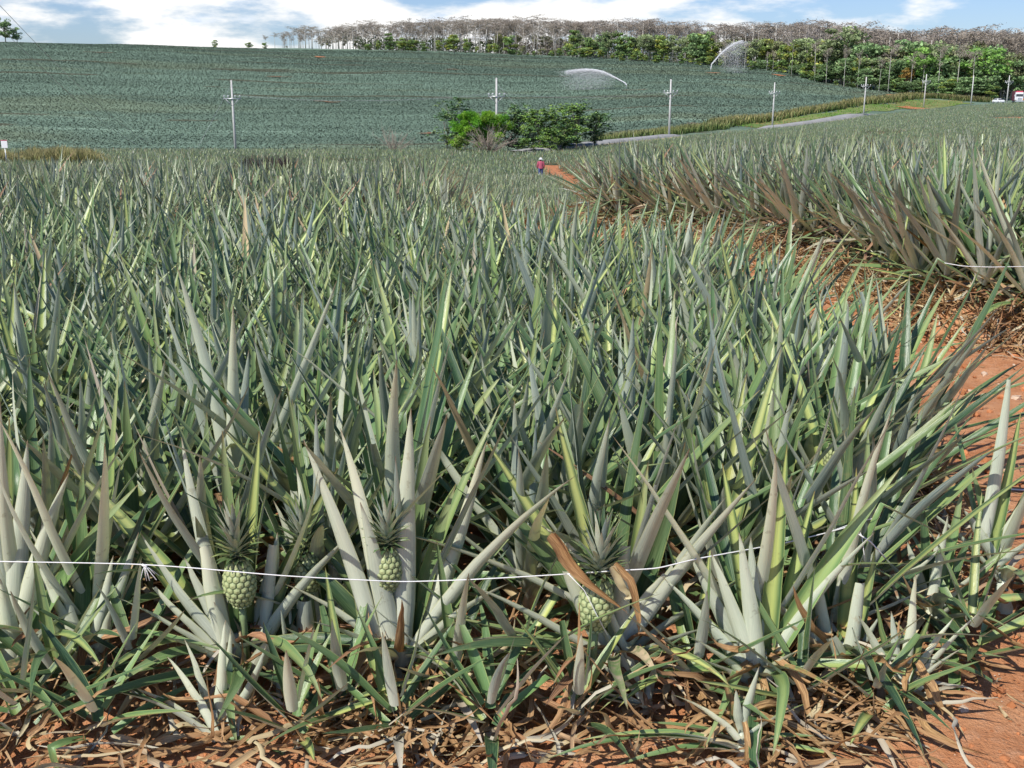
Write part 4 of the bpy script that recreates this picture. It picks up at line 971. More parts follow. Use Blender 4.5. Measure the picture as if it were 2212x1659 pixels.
# ------------------------------------------------------------------ strings
def twine(pts, r0, name, label, sag=.0, extra=None):
    pts = np.array(pts, float); d = np.concatenate([[0], np.cumsum(np.linalg.norm(np.diff(pts, axis=0), axis=1))]); t = np.linspace(0, d[-1], 90)
    P = np.stack([np.interp(t, d, pts[:, i]) for i in range(3)], 1)
    for _ in range(4): P[1:-1] = (P[:-2]+P[1:-1]+P[2:])/3
    parts = [tube(P, r0, 6)]
    o = link(name, mesh_np(name, *parts[0][:2], [M['string']], parts[0][2])); tag(o, label, 'string')
    for (pp, rr, nm) in (extra or []):
        V, F, A = tube(pp, rr, 5); link(nm, mesh_np(nm, V, F, [M['string']], A), o)
    return o
def knot(U, V, Y, n=9, seed=0):
    r = np.random.default_rng(seed); c = unp(U, V, Y); out = []
    ps = []
    for i in range(n):
        d = np.array([r.uniform(-.3, 1), r.uniform(-.4, .2), -r.uniform(.2, 1)]); d /= np.linalg.norm(d)
        ps.append((np.array([c, c+d*.02, c+d*r.uniform(.035, .06)+np.array([0, 0, -.01])]), .0012, 'loose_end'))
    ps.append((np.array([c+np.array([-.008, 0, .004]), c, c+np.array([.008, 0, -.004])]), .005, 'knot'))
    return ps
S = [(-120, 1211, 3.58), (0, 1213, 3.58), (180, 1216, 3.58), (305, 1219, 3.585), (420, 1227, 3.58), (600, 1243, 3.57), (720, 1250, 3.58), (868, 1257, 3.60), (1000, 1253, 3.59), (1110, 1247, 3.6), (1225, 1240, 3.61)]
twine([unp(*q) for q in S], .0021, 'white_string', 'white twine strung low in front of the first row, left half', extra=knot(312, 1222, 3.58, 9, 1)+[(np.array([unp(1228, 1240, 3.6), unp(1262, 1275, 3.58), unp(1290, 1330, 3.58), unp(1312, 1372, 3.6)]), .0018, 'loose_end')])
S = [(1225, 1240, 3.61), (1330, 1233, 3.62), (1420, 1228, 3.64), (1500, 1208, 3.7), (1600, 1190, 3.78), (1700, 1172, 3.86), (1790, 1150, 3.96), (1850, 1128, 4.06), (1900, 1117, 4.1)]
e2 = [(np.array([unp(1790, 1150, 3.96), unp(1830, 1138, 3.9), unp(1880, 1170, 3.9), unp(1912, 1205, 3.92)]), .003, 'loose_end'), (np.array([unp(1850, 1130, 4.0), unp(1862, 1160, 3.95), unp(1868, 1210, 3.94)]), .002, 'loose_end')]
twine([unp(*q) for q in S], .0024, 'white_string', 'white twine rising to the right between the leaves, with a frayed end', extra=e2)
S = [(2040, 568, 9.35), (2080, 575, 9.3), (2140, 577, 9.3), (2200, 576, 9.35), (2300, 575, 9.4)]
twine([unp(*q) for q in S], .0035, 'white_string', 'thin white twine tied along the raised bed at the right border')
S = [(2150, 1035, 6.0), (2185, 1041, 6.02), (2212, 1044, 6.0), (2300, 1046, 6.0)]
twine([np.array([unp(*q)[0], q[2], float(zg(unp(*q)[0], q[2]))+.01]) for q in S], .005, 'white_string', 'short end of white twine lying on the red dirt path')
# plastic scrap
P = np.array([unp(1521, 650, 7.4), unp(1512, 662, 7.38), unp(1507, 674, 7.4), unp(1513, 686, 7.42), unp(1510, 694, 7.4)])
V, F, A = strips(P[None], np.array([-1.4]), np.array([.035]), np.array([.5]), np.array([0.]), C=2, arc=1.2, twist=np.array([1.2]))
tag(link('plastic_scrap', mesh_np('plastic_scrap', V, F, [M['string']], A)), 'small scrap of white plastic caught on a leaf in the near bed', 'plastic scrap')
# single dry brown leaf hanging over the string
o = link('withered_leaf', None, None, tuple(unp(1230, 1140, 3.62))); tag(o, 'large curled orange brown leaf hanging across the white string', 'dead leaf')
parts = []
for (pts, w) in ((((1185, 1155), (1225, 1200), (1270, 1245), (1350, 1305)), .046), (((1322, 1222), (1345, 1260), (1370, 1290), (1355, 1300)), .03), (((1325, 1222), (1365, 1260), (1383, 1330), (1388, 1368)), .028)):
    P = np.array([unp(u, v, 3.56+.01*i) for i, (u, v) in enumerate(pts)]); t = np.linspace(0, 1, 12); P = np.stack([np.interp(t, np.linspace(0, 1, len(P)), P[:, i]) for i in range(3)], 1)
    P += np.cumsum(r_.normal(0, .003, P.shape), 0)
    parts.append(strips((P-np.array(o.location))[None], np.array([-1.3]), np.array([w*1.2]), r_.random(1)*.6, np.array([.95]), C=4, arc=1.3, twist=np.array([1.0])))
V, F, A = cat_parts(parts); link('leaf_blades', mesh_np('leaf_blades', V, F, [M['leaf']], A), o)

# ------------------------------------------------------------------ power poles
def pole(U, Y, Vtop, label, wires=True, yaw=0.0, arms=True, sc=1.0):
    g0 = gnd(U, Y); top = unp(U, Vtop, Y); H = top[2]-g0[2]
    o = link('power_pole', None, None, tuple(g0)); tag(o, label, 'power pole', 'pale concrete poles of the power line')
    V, F, A = tube([(0, 0, -.4), (0, 0, H*.5), (0, 0, H)], [.20*sc, .165*sc, .12*sc], 10)
    link('mast', mesh_np('mast', V, F, [M['concrete']], A), o)
    pts = []
    if arms:
        za = H*.765 
        c, s = math.cos(yaw), math.sin(yaw)
        hw = 1.25
        link('crossarm', mesh_np('crossarm', *box((0, -.2, za), (2*hw, .12, .12))[:2], [M['steel']]), o)
        for sg in (-1, 1):
            V, F, A = tube([(sg*.95, -.2, za-.06), (sg*.5, -.2, za-.5), (sg*.08, -.16, za-.95)], .04, 6)
            link('brace', mesh_np('brace', V, F, [M['steel']], A), o)
        for q in (-1.12, -.55, .45, 1.12):
            V, F, A = tube([(q, -.2, za+.06), (q, -.2, za+.2), (q, -.2, za+.24), (q, -.2, za+.36), (q, -.2, za+.40), (q, -.2, za+.48)], [.03, .035, .11, .09, .10, .04], 8)
            link('insulator', mesh_np('insulator', V, F, [M['ceramic']], A), o)
        pts = [g0+np.array([q, -.2, za+.46]) for q in (-1.12, .45, 1.12)]
    return o, g0, H, pts
PL = [(510, 163, 173, 'leftmost power pole, standing tall against the hill field'), (1073, 166, 168, 'power pole rising behind the green clump of trees'),
      (1445, 197, 171, 'power pole at the end of the visible grey road, right of the tree clump'), (1668, 250, 178, 'power pole standing on the lower road below the green slope'),
      (1865, 282, 166, 'power pole crossing the tall grass band at the start of the green slope'), (1995, 330, 160, 'power pole over the green slope, in front of the dark woods'),
      (2097, 388, 163, 'slim pole without crossarm between the green slope and the white car'), (2174, 360, 163, 'farthest power pole between the white car and the truck')]
PP = []
for i, (u, y, vt, lab) in enumerate(PL):
    if i == 6: y = 340
    if i == 7: y = 338
    PP.append(pole(u, y, vt, lab, arms=(i != 6)))
def wire(a, b, sag, r0, label, cat='power line', group=None, name='power_line'):
    t = np.linspace(0, 1, 24)[:, None]; P = a*(1-t)+b*t; P[:, 2] -= (4*sag*t*(1-t))[:, 0]
    V, F, A = tube(P, r0, 4); tag(link(name, mesh_np(name, V, F, [M['wire']], A)), label, cat, group)
for a, b, nm in ((0, 1, 'between the leftmost pole and the pole in the tree clump'), (1, 2, 'from the tree clump pole to the pole at the grey road')):
    for q in range(3): wire(PP[a][3][q], PP[b][3][q], .9, .006, 'faint thin wire '+nm, group='thin wires '+nm)
# guy wire of the left pole and the two wires falling from the upper left
g0 = PP[0][1]; H = PP[0][2]
gw = gnd(420, 152)
V, F, A = tube([(0, 0, H*.95), tuple(gw-g0)], .013, 4); link('guy_wire', mesh_np('guy_wire', V, F, [M['wire']], A), PP[0][0])
g1 = PP[1][1]; V, F, A = tube([(0, 0, PP[1][2]*.93), tuple(gnd(1115, 160)-g1+np.array([2.0, 0, 4.5]))], .013, 4); link('guy_wire', mesh_np('guy_wire', V, F, [M['wire']], A), PP[1][0])
wire(unp(-150, -150, 52), unp(325, 312, 152), 1.0, .020, 'long pale wire falling from the top left corner to the valley, upper one')
wire(unp(-150, -95, 52), unp(300, 314, 152), 1.0, .020, 'long pale wire falling from the left border to the valley, lower one')

# ------------------------------------------------------------------ white sign
g0 = gnd(15, 99); o = link('sign', None, None, tuple(g0)); tag(o, 'small white board with a red top edge on a post at the left border', 'sign')
link('board', mesh_np('board', *box((0, 0, 1.95), (.54, .03, .62))[:2], [M['white']], smooth=False), o)
link('top_edge', mesh_np('top_edge', *box((-.02, -.005, 2.30), (.60, .05, .06))[:2], [M['red']], smooth=False), o)
V, F, A = tube([(0, .04, -.3), (0, .04, 1.7)], .035, 8); link('post', mesh_np('post', V, F, [M['steel']], A), o)

# ------------------------------------------------------------------ person
def build_person(U, Y):
    g0 = gnd(U, Y); root = link('person', None, None, tuple(g0)); tag(root, 'person in a white hat and pinkish red shirt walking away on the dirt path', 'person')
    vs = []; es = []; rad = []
    def add(p, r, par=None):
        vs.append(p); rad.append(r)
        if par is not None: es.append((par, len(vs)-1))
        return len(vs)-1
    pel = add((0, 0, .95), (.15, .11)); wa = add((0, .0, 1.08), (.135, .10), pel); ch = add((0, .02, 1.27), (.17, .115), wa); sh = add((0, .02, 1.39), (.13, .09), ch)
    nk = add((0, .03, 1.47), (.05, .05), sh); hd = add((0, .05, 1.56), (.075, .088), nk); hd2 = add((0, .05, 1.64), (.078, .09), hd)
    add((0, .145, 1.575), (.014, .016), hd)      # nose, facing away
    for s in (-1, 1): add((s*.085, .045, 1.58), (.012, .022), hd)   # ears
    for s in (-1, 1):
        hp = add((s*.10, 0, .88), (.095, .10), pel); kn = add((s*.11, .06 if s > 0 else -.06, .49), (.058, .062), hp); an = add((s*.11, .02 if s > 0 else -.17, .09), (.038, .042), kn)
        add((s*.12, .14 if s > 0 else -.04, .035), (.036, .028), an)
        so = add((s*.19, .02, 1.385), (.06, .06), sh); el = add((s*.27, -.02, 1.10), (.042, .042), so); wr = add((s*.27, .10, .88), (.026, .028), el); pm = add((s*.27, .125, .81), (.022, .036), wr)
        for k, (dy, ln) in enumerate(((-.03, .060), (-.012, .075), (.008, .072), (.028, .055))):
            f1 = add((s*.268, .13+dy, .765), (.008, .008), pm); add((s*.262, .135+dy*1.1, .765-ln*.6), (.007, .007), f1)
        th = add((s*.255, .165, .80), (.009, .009), pm); add((s*.25, .18, .765), (.008, .008), th)
    me = bpy.data.meshes.new('body'); me.from_pydata([tuple(v) for v in vs], es, []); o = link('body', me, root)
    md = o.modifiers.new('skin', 'SKIN'); md.use_smooth_shade = True
    for i, rr in enumerate(rad): me.skin_vertices[0].data[i].radius = rr
    me.skin_vertices[0].data[0].use_root = True
    ss = o.modifiers.new('sub', 'SUBSURF'); ss.levels = 1; ss.render_levels = 1
    me.materials.append(M['skin'])
    def shell(name, chain, mat, n=14, branches=()):
        parts = []
        for pts, rr in chain:
            P = np.array(pts, float); K = len(P); a = np.linspace(0, 2*PI, n, endpoint=False)
            T = np.gradient(P, axis=0); T /= np.linalg.norm(T, axis=1, keepdims=True)
            A1 = np.cross(T, [0, 1, 0]); A1 /= np.linalg.norm(A1, axis=1, keepdims=True); A2 = np.cross(T, A1)
            R = np.array(rr, float)
            V = P[:, None]+A1[:, None]*(np.cos(a)[None, :, None]*R[:, 0][:, None, None])+A2[:, None]*(np.sin(a)[None, :, None]*R[:, 1][:, None, None])
            idx = np.arange(K*n).reshape(K, n); nx = np.roll(idx, -1, 1)
            parts.append((V.reshape(-1, 3), np.stack([idx[:-1], nx[:-1], nx[1:], idx[1:]], -1).reshape(-1, 4), np.ones((K*n, 4))))
        V, F, A = cat_parts(parts); link(name, mesh_np(name, V, F, [mat], A), root)
    shell('shirt', [([(0, 0, .86), (0, 0, 1.0), (0, 0, 1.12), (0, .02, 1.28), (0, .02, 1.40), (0, .03, 1.46), (0, .03, 1.475)], [(.215, .155), (.205, .15), (.195, .14), (.225, .15), (.20, .12), (.085, .075), (.06, .06)])] +
          [([(s*.15, .02, 1.40), (s*.20, .02, 1.37), (s*.275, -.02, 1.10), (s*.275, .09, .90)], [(.08, .08), (.082, .082), (.068, .068), (.05, .05)]) for s in (-1, 1)], M['shirt'])
    shell('trousers', [([(0, 0, 1.0), (0, 0, .93), (0, 0, .84)], [(.19, .14), (.20, .15), (.19, .14)])] +
          [([(s*.10, 0, .90), (s*.11, .06*s, .49), (s*.11, -.07+.09*s, .10)], [(.115, .12), (.085, .09), (.07, .075)]) for s in (-1, 1)], M['trousers'])
    shell('hat', [([(0, .05, 1.60), (0, .05, 1.625), (0, .05, 1.635), (0, .05, 1.70), (0, .05, 1.735), (0, .05, 1.745)], [(.20, .21), (.17, .18), (.105, .115), (.10, .11), (.07, .08), (.004, .004)])], M['white'], 18)
    shell('hair', [([(0, .0, 1.50), (0, .015, 1.56), (0, .03, 1.64)], [(.07, .06), (.085, .085), (.088, .092)])], M['hair'])
    for s in (-1, 1):
        link('shoe', mesh_np('shoe', *box((s*.115, (.10 if s > 0 else -.10), .045), (.10, .27, .09), taper=.8)[:2], [M['rubber']]), root)
    root.rotation_euler = (0, 0, 0)
build_person(1168, 92)

# ------------------------------------------------------------------ irrigation sprinklers
def jet(U0, Y, traj, mist_poly, label, seed):
    r = np.random.default_rng(seed); g0 = gnd(U0, Y); o = link('irrigation_sprinkler', None, None, tuple(g0)); tag(o, label, 'sprinkler')
    V, F, A = tube([(0, 0, -.3), (0, 0, 1.3)], .05, 8); V2, F2, A2 = tube([(0, 0, 1.25), (.25*np.sign(traj[-1][0]-U0), 0, 1.5)], [.05, .03], 8)
    a, b, c = cat_parts([(V, F, A), (V2, F2, A2)]); link('riser', mesh_np('riser', a, b, [M['steel']], c), o)
    P = np.array([unp(u, v, Y) for u, v in traj]); t = np.linspace(0, 1, 40); d = np.linspace(0, 1, len(P))
    P = np.stack([np.interp(t, d, P[:, i]) for i in range(3)], 1)
    for _ in range(3): P[1:-1] = (P[:-2]+P[1:-1]+P[2:])/3
    P[0] = g0+np.array([0, 0, 1.4])
    ico = np.array([[1, 1, 1], [-1, -1, 1], [-1, 1, -1], [1, -1, -1.]])*.6; fc = np.array([[0, 1, 2], [0, 3, 1], [0, 2, 3], [1, 3, 2]])
    def drops(c, s, name):
        n = len(c); V = ico[None]*s[:, None, None]+c[:, None]
        F = (fc[None]+(np.arange(n)*4)[:, None, None]).reshape(-1, 3)
        link(name, mesh_np(name, V.reshape(-1, 3)-g0, F, [M['water']], smooth=False), o)
    n = 9000; q = r.random(n)**.9; i = (q*39).astype(int); c = P[i]*(1-(q*39-i))[:, None]+P[np.minimum(i+1, 39)]*(q*39-i)[:, None]
    sp = .03+.26*q**1.5; c += r.normal(0, 1, (n, 3))*sp[:, None]*np.array([1, 1, .8]); c[:, 2] -= np.abs(r.normal(0, .25, n))*q
    drops(c, r.uniform(.10, .20, n)*(1.3-.7*q), 'water_jet')
    # the mist: falls from the later part of the arc
    q = np.clip(.15+.85*r.beta(2.2, 1.35, 17000), 0, .999); n = len(q); i = np.minimum((q*39).astype(int), 38); c = P[i]*(1-(q*39-i))[:, None]+P[i+1]*(q*39-i)[:, None]
    gz = zg(c[:, 0], c[:, 1]); f = r.random(n)**1.9; zf = c[:, 2]*(1-f)+gz*f
    c[:, 0] += r.normal(0, .5, n)*(1+3*q*q)+f*mist_poly; c[:, 1] += r.normal(0, 1.4, n); c[:, 2] = zf
    dens = r.random(n) < (1-.55*f)
    drops(c[dens], r.uniform(.03, .062, n)[dens], 'mist')
jet(1353, 388, [(1353, 181), (1330, 168), (1305, 156), (1285, 151), (1260, 150), (1225, 155)], -1.0, 'irrigation sprinkler on the open hillside throwing a low arc of water leftwards', 3)
jet(1535, 468, [(1535, 141), (1556, 116), (1575, 101), (1590, 93), (1603, 89)], 1.2, 'irrigation sprinkler by the woods throwing a steep jet of water to the right', 4)

# ------------------------------------------------------------------ trees
def limb_tube(pts, r, n=5, col=(.40, .36, .31, 1)):
    return tube(pts, r, n, col)
def cards(C, size, cols, r, flat=0.0, asp=1.0):
    n = len(C); d = r.normal(0, 1, (n, 3)); d[:, 2] *= (1-flat); d /= np.linalg.norm(d, axis=1, keepdims=True)
    e = np.cross(d, r.normal(0, 1, (n, 3))); e /= np.linalg.norm(e, axis=1, keepdims=True)
    s = size*r.uniform(.6, 1.3, (n, 1)); a = d*s*.5; b = e*s*.5*asp
    V = np.stack([C-a-b*.4, C+a*.1-b, C+a+b*.2, C-a*.1+b], 1).reshape(-1, 3)
    F = np.arange(4*n).reshape(n, 4); A = np.concatenate([np.repeat(cols, 4, 0), np.ones((4*n, 1))], 1)
    return V, F, A
def blob_pts(r, n, c, rad, shell=.55):
    d = r.normal(0, 1, (n, 3)); d /= np.linalg.norm(d, axis=1, keepdims=True); q = (shell+(1-shell)*r.random((n, 1)))
    return np.array(c)+d*q*np.array(rad)
def make_tree(kind, seed):
    """unit-height tree: (trunk arrays, crown arrays)"""
    r = np.random.default_rng(seed); tp = []; cp = []
    lean = r.normal(0, .03, 2)
    if kind == 'bare':      # leafless plantation tree with a flat umbrella of twigs
        top = np.array([lean[0], lean[1], .93]); bark = np.array([.58, .55, .49])*r.uniform(.8, 1.15)
        tp.append(limb_tube([(0, 0, -.03), tuple(top*.5+r.normal(0, .006, 3)), tuple(top)], [.013, .010, .005], 5, (*bark, 1)))
        for k in range(r.integers(8, 13)):
            z = r.uniform(.58, .96); a = r.uniform(0, 6.28); L = r.uniform(.14, .32)*(1.25 if z > .85 else .75); rise = r.uniform(.02, .12) if z > .8 else r.uniform(.05, .18)
            p0 = top*z/.93; p1 = p0+np.array([math.cos(a)*L*.5, math.sin(a)*L*.5, rise*.8]); p2 = p0+np.array([math.cos(a)*L, math.sin(a)*L, rise])
            tp.append(limb_tube([p0, p1, p2], [.005, .0035, .002], 4, (*(bark*.42*np.array([1.1, 1, .85])), 1)))
            m = int(r.integers(60, 90)); t = r.uniform(.3, 1.12, (m, 1)); c = p0*(1-t)+p2*t+r.normal(0, 1, (m, 3))*np.array([.045, .045, .016])
            br = np.array([.40, .34, .275])*r.uniform(.75, 1.25)*r.uniform(.7, 1.3, (m, 1))
            cp.append(cards(c, .040, br, r, flat=.6, asp=.24))
    elif kind == 'grey':    # pale leafless round crown
        tp.append(limb_tube([(0, 0, -.03), (.01, 0, .3), (0, 0, .55)], [.03, .022, .012], 6, (.45, .42, .38, 1)))
        for k in range(26):
            a = r.uniform(0, 6.28); e = r.uniform(.2, 1.4); L = r.uniform(.3, .48); p0 = np.array([0, 0, r.uniform(.35, .6)]); d = np.array([math.cos(a)*math.cos(e), math.sin(a)*math.cos(e), math.sin(e)])
            p2 = p0+d*L; tp.append(limb_tube([p0, (p0+p2)/2+r.normal(0, .02, 3), p2], [.009, .005, .002], 4, (.48, .44, .40, 1)))
            m = 60; t = r.uniform(.35, 1.1, (m, 1)); c = p0*(1-t)+p2*t+r.normal(0, .035, (m, 3)); cp.append(cards(c, .05, np.array([[.42, .38, .35]])*r.uniform(.7, 1.2, (m, 1)), r, asp=.1))
    else:
        spec = {'bush': ((.035, .09), (.17, .26, .09), .0, 26, .075, (.30, .30, .36)), 'young': ((.05, .13), (.22, .30, .09), .18, 20, .07, (.22, .22, .30)),
                'dark': ((.02, .055), (.165, .25, .105), .12, 30, .06, (.34, .34, .34)), 'tall': ((.03, .07), (.21, .26, .12), .38, 24, .055, (.26, .26, .24)),
                'bright': ((.10, .26), (.18, .33, .07), .35, 26, .05, (.36, .36, .22)), 'orange': ((.20, .11), (.36, .22, .06), .3, 18, .05, (.24, .24, .26)),
                'olive': ((.07, .10), (.22, .23, .11), .25, 22, .055, (.28, .28, .30))}[kind]
        (_, _), cc, zc, nb, cs, rad = spec; cc = np.array(cc)
        bark = np.array([.42, .38, .33]) if kind in ('tall', 'young', 'olive', 'bright') else np.array([.22, .18, .14])
        tp.append(limb_tube([(0, 0, -.03), (lean[0], lean[1], .35), (lean[0]*2, lean[1]*2, .7)], [.022, .016, .007], 6, (*bark, 1)))
        for k in range(nb):
            z0 = zc+.08; z = z0+(1-z0-.06)*r.random(); prof = math.sqrt(max(.08, 1-abs((z-(z0+1)/2)/((1-z0)/2))**2.2))
            if kind in ('bush',): prof = max(prof, .6 if z < .4 else prof)
            a = r.uniform(0, 6.28); q = r.uniform(.25, 1)*prof
            c = np.array([math.cos(a)*rad[0]*q, math.sin(a)*rad[1]*q, z])
            tp.append(limb_tube([(lean[0], lean[1], z*.62), tuple(c*.6+np.array([0, 0, z*.3])), tuple(c)], [.007, .005, .002], 4, (*bark, 1)))
            s = r.uniform(.07, .14)*(1.15 if kind in ('bright', 'dark') else 1); m = int(r.integers(45, 75))
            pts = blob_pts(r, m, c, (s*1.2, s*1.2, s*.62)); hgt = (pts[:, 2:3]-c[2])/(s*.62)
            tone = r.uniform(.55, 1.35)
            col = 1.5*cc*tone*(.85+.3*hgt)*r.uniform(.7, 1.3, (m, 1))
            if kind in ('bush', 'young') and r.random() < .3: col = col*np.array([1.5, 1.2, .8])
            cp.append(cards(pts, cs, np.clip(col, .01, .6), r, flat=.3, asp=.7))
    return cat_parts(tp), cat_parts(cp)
TK = {}
for kd, n in (('bare', 8), ('grey', 2), ('bush', 5), ('young', 4), ('dark', 5), ('tall', 5), ('bright', 2), ('orange', 1), ('olive', 3)):
    L = []
    for k in range(n):
        t, c = make_tree(kd, 1000+len(TK)*50+k)
        L.append((mesh_np('trunk', *t[:2], [M['bark']], t[2]), mesh_np('crown', *c[:2], [M['tree']], c[2]), t, c))
    TK[kd] = L
def tree(kind, U, Y, Vtop, label, group=None, wide=1.0, name=None, k=None, cat='tree'):
    g0 = gnd(U, Y); H = max(1.5, unp(U, Vtop, Y)[2]-g0[2]); k = random.randrange(len(TK[kind])) if k is None else k % len(TK[kind])
    nm = name or {'bare': 'leafless_tree', 'grey': 'leafless_tree', 'bush': 'bush'}.get(kind, 'forest_tree')
    o = link(nm, None, None, (g0[0], g0[1], g0[2]-.1)); tag(o, label, cat, group)
    tr = link('trunk', TK[kind][k][0], o); cr = link('crown', TK[kind][k][1], o)
    o.scale = (H*wide, H*wide, H); o.rotation_euler = (0, 0, random.uniform(0, 6.28)); return o
UB = lambda u: float(np.interp(u, [560, 780, 900, 1106, 1250, 1445, 1530, 1668, 1760, 1865, 1995, 2110, 2212, 2300], [592, 592, 592, 592, 582, 552, 536, 520, 470, 444, 430, 412, 404, 400]))
TOPB = lambda u: float(np.interp(u, [560, 600, 650, 780, 900, 1060, 1200, 1400, 1500, 1650, 1760, 1900, 2000, 2100, 2212, 2300], [80, 70, 60, 50, 43, 38, 42, 44, 54, 52, 46, 62, 68, 62, 72, 78]))
NB = 104
for i in range(NB):
    u = 578+(2225-578)*(i+random.uniform(-.4, .4))/NB; row = i % 3
    y = UB(u)+8+row*14+random.uniform(-4, 4)
    zone = 'at the thin left end of the woods, against the sky' if u < 780 else 'in the middle woods above the hill field' if u < 1450 else 'behind the green trees of the right-hand woods'
    tree('bare', u, y, TOPB(u)+random.uniform(-6, 10), 'slim leafless brownish tree '+zone, 'leafless trees '+zone, wide=random.uniform(1.0, 1.5))
for i in range(40):      # pale trunks standing in front
    u = random.uniform(1080, 1260) if i < 15 else random.uniform(2120, 2215) if i < 22 else random.uniform(900, 1100) if i < 32 else random.uniform(1260, 1560)
    zone = 'among the bare grey trunks in the middle woods' if u < 1270 else 'among the pale trunks in front of the green thicket' if u < 1600 else 'among the tall pale trunks behind the truck'
    tree('bare', u, UB(u)+random.uniform(0, 6), TOPB(u)+random.uniform(2, 18), 'thin pale trunked tree '+zone, 'thin trees '+zone, wide=random.uniform(.7, 1.1))
for i in range(16):
    u = 1560+(2110-1560)*(i+random.uniform(.1, .9))/16
    tree('bare', u, UB(u)-22+random.uniform(-2, 3), TOPB(u)+random.uniform(28, 60), 'slender pale trunk in front of the green right-hand woods', 'slender pale trunks in front of the right-hand woods', wide=random.uniform(.4, .7))
def row(n, u0, u1, kinds, vt, dy, lab, grp, wide=(1, 1.4), seed=0):
    for i in range(n):
        u = u0+(u1-u0)*(i+random.uniform(.1, .9))/n; v = vt(u)+random.uniform(-5, 6)
        tree(random.choice(kinds), u, UB(u)+dy+random.uniform(-4, 4), v, lab, grp, wide=random.uniform(*wide))
row(15, 785, 1105, ['bush', 'young', 'young'], lambda u: 82+(u-785)*.02+8*math.sin(u*.05), -6, 'low bright green tree at the left foot of the woods', 'low green trees at the left foot of the woods', (1.1, 1.8))
row(10, 1105, 1230, ['bush', 'olive'], lambda u: 108, -4, 'small olive bush among the bare trunks of the middle woods', 'small olive bushes among the bare trunks', (1.2, 2))
row(22, 1225, 1540, ['young', 'bush', 'tall', 'dark'], lambda u: 74+6*math.sin(u*.07), -5, 'green leafy tree in the thicket above the low sprinkler arc', 'leafy trees above the low sprinkler arc', (.9, 1.3))
row(16, 1225, 1560, ['bush', 'young'], lambda u: float(np.interp(u, [1225, 1560], [104, 122])), -14, 'bushy shrub at the edge of the hill field above the low sprinkler arc', 'edge shrubs above the low sprinkler arc', (1.2, 2))
row(18, 1560, 1790, ['young', 'bush', 'tall', 'olive'], lambda u: 88+6*math.sin(u*.06), -6, 'mixed green tree on the hill edge right of the steep jet', 'mixed trees right of the steep jet', (.9, 1.3))
row(14, 1620, 1800, ['bush', 'dark'], lambda u: float(np.interp(u, [1620, 1800], [125, 145])), -16, 'dense shrub at the field corner right of the steep jet', 'dense shrubs right of the steep jet', (1.1, 1.8))
row(20, 1770, 2130, ['tall', 'dark', 'olive', 'dark'], lambda u: 92+7*math.sin(u*.05), -4, 'tall green tree in the dark right-hand woods', 'tall trees of the dark right-hand woods', (.9, 1.3))
row(18, 1790, 2140, ['dark', 'dark', 'tall', 'young'], lambda u: 128+7*math.sin(u*.08), -12, 'dark leafy tree in the middle layer of the right-hand woods', 'middle layer of the right-hand woods', (1.0, 1.5))
row(20, 1800, 2150, ['dark', 'bush', 'bush'], lambda u: 172+5*math.sin(u*.08), -20, 'low dense bush along the foot of the right-hand woods', 'bushes along the foot of the right-hand woods', (1.2, 2.2))
row(9, 2120, 2235, ['olive', 'dark', 'tall'], lambda u: 120+10*math.sin(u*.06), -2, 'thin green tree behind the truck and the white car', 'thin green trees behind the truck', (.6, 1.0))
# trees that stand out
tree('grey', 1748, UB(1748)+12, 43, 'round pale grey leafless crown above the right-hand woods', wide=1.25, k=0)
tree('grey', 1712, UB(1712)+16, 52, 'smaller pale leafless crown left of the round grey one', wide=1.1, k=1)
tree('grey', 2010, UB(2010)+26, 66, 'pale leafless crown over the far right woods', wide=1.0, k=1)
tree('tall', 1815, UB(1815)-8, 56, 'tallest leafy green tree of the woods, rising above the skyline', wide=1.35, k=1)
tree('dark', 1880, UB(1880)-10, 88, 'broad dark tree right of the tallest green one', wide=1.15, k=2)
tree('dark', 1830, UB(1830)-14, 120, 'dark rounded tree below the tallest green tree', wide=1.3, k=3)
tree('bright', 1992, UB(1992)-14, 100, 'vivid green flat crown standing out of the right-hand woods', wide=1.25, k=0)
tree('bright', 2122, UB(2122)-14, 98, 'bright green layered tree at the far right of the woods', wide=1.25, k=1)
tree('orange', 1958, UB(1958)-16, 143, 'tree with rusty orange foliage below the vivid green crown', wide=.9)
tree('dark', 1866, UB(1866)-22, 146, 'small dark round tree behind the pole at the grass band', wide=1.3, k=1)
tree('young', 2090, UB(2090)-10, 150, 'yellowish green tree below the bright layered one', wide=1.0)
tree('olive', 1130, UB(1130)-12, 98, 'round pale olive bush at the hill edge among grey trunks', wide=1.3, name='bush')
# left horizon
def htree(kind, U, Y, Vtop, Vb, label, wide, k=0, name=None):
    o = tree(kind, U, Y, Vtop, label, wide=wide, k=k, name=name); b = unp(U, Vb, Y); t = unp(U, Vtop, Y)
    o.location = (b[0], b[1], float(zg(b[0], Y))-.1); H = t[2]-o.location[2]; o.scale = (H*wide, H*wide, H)
htree('dark', 12, 545, 36, 84, 'lone dark tree on the hill crest at the left border', .95, 0)
htree('dark', 36, 548, 58, 84, 'smaller dark tree leaning right beside the lone crest tree', .9, 1)
htree('bush', 464, 575, 86, 97, 'small round dark bush on the bare crest line', 1.3, 0, 'bush')
htree('bush', 538, 580, 91, 100, 'low flat dark bush on the crest, nearer the woods', 1.9, 1, 'bush')
htree('bush', 572, 582, 92, 101, 'low dark bush right at the start of the woods', 1.6, 2, 'bush')
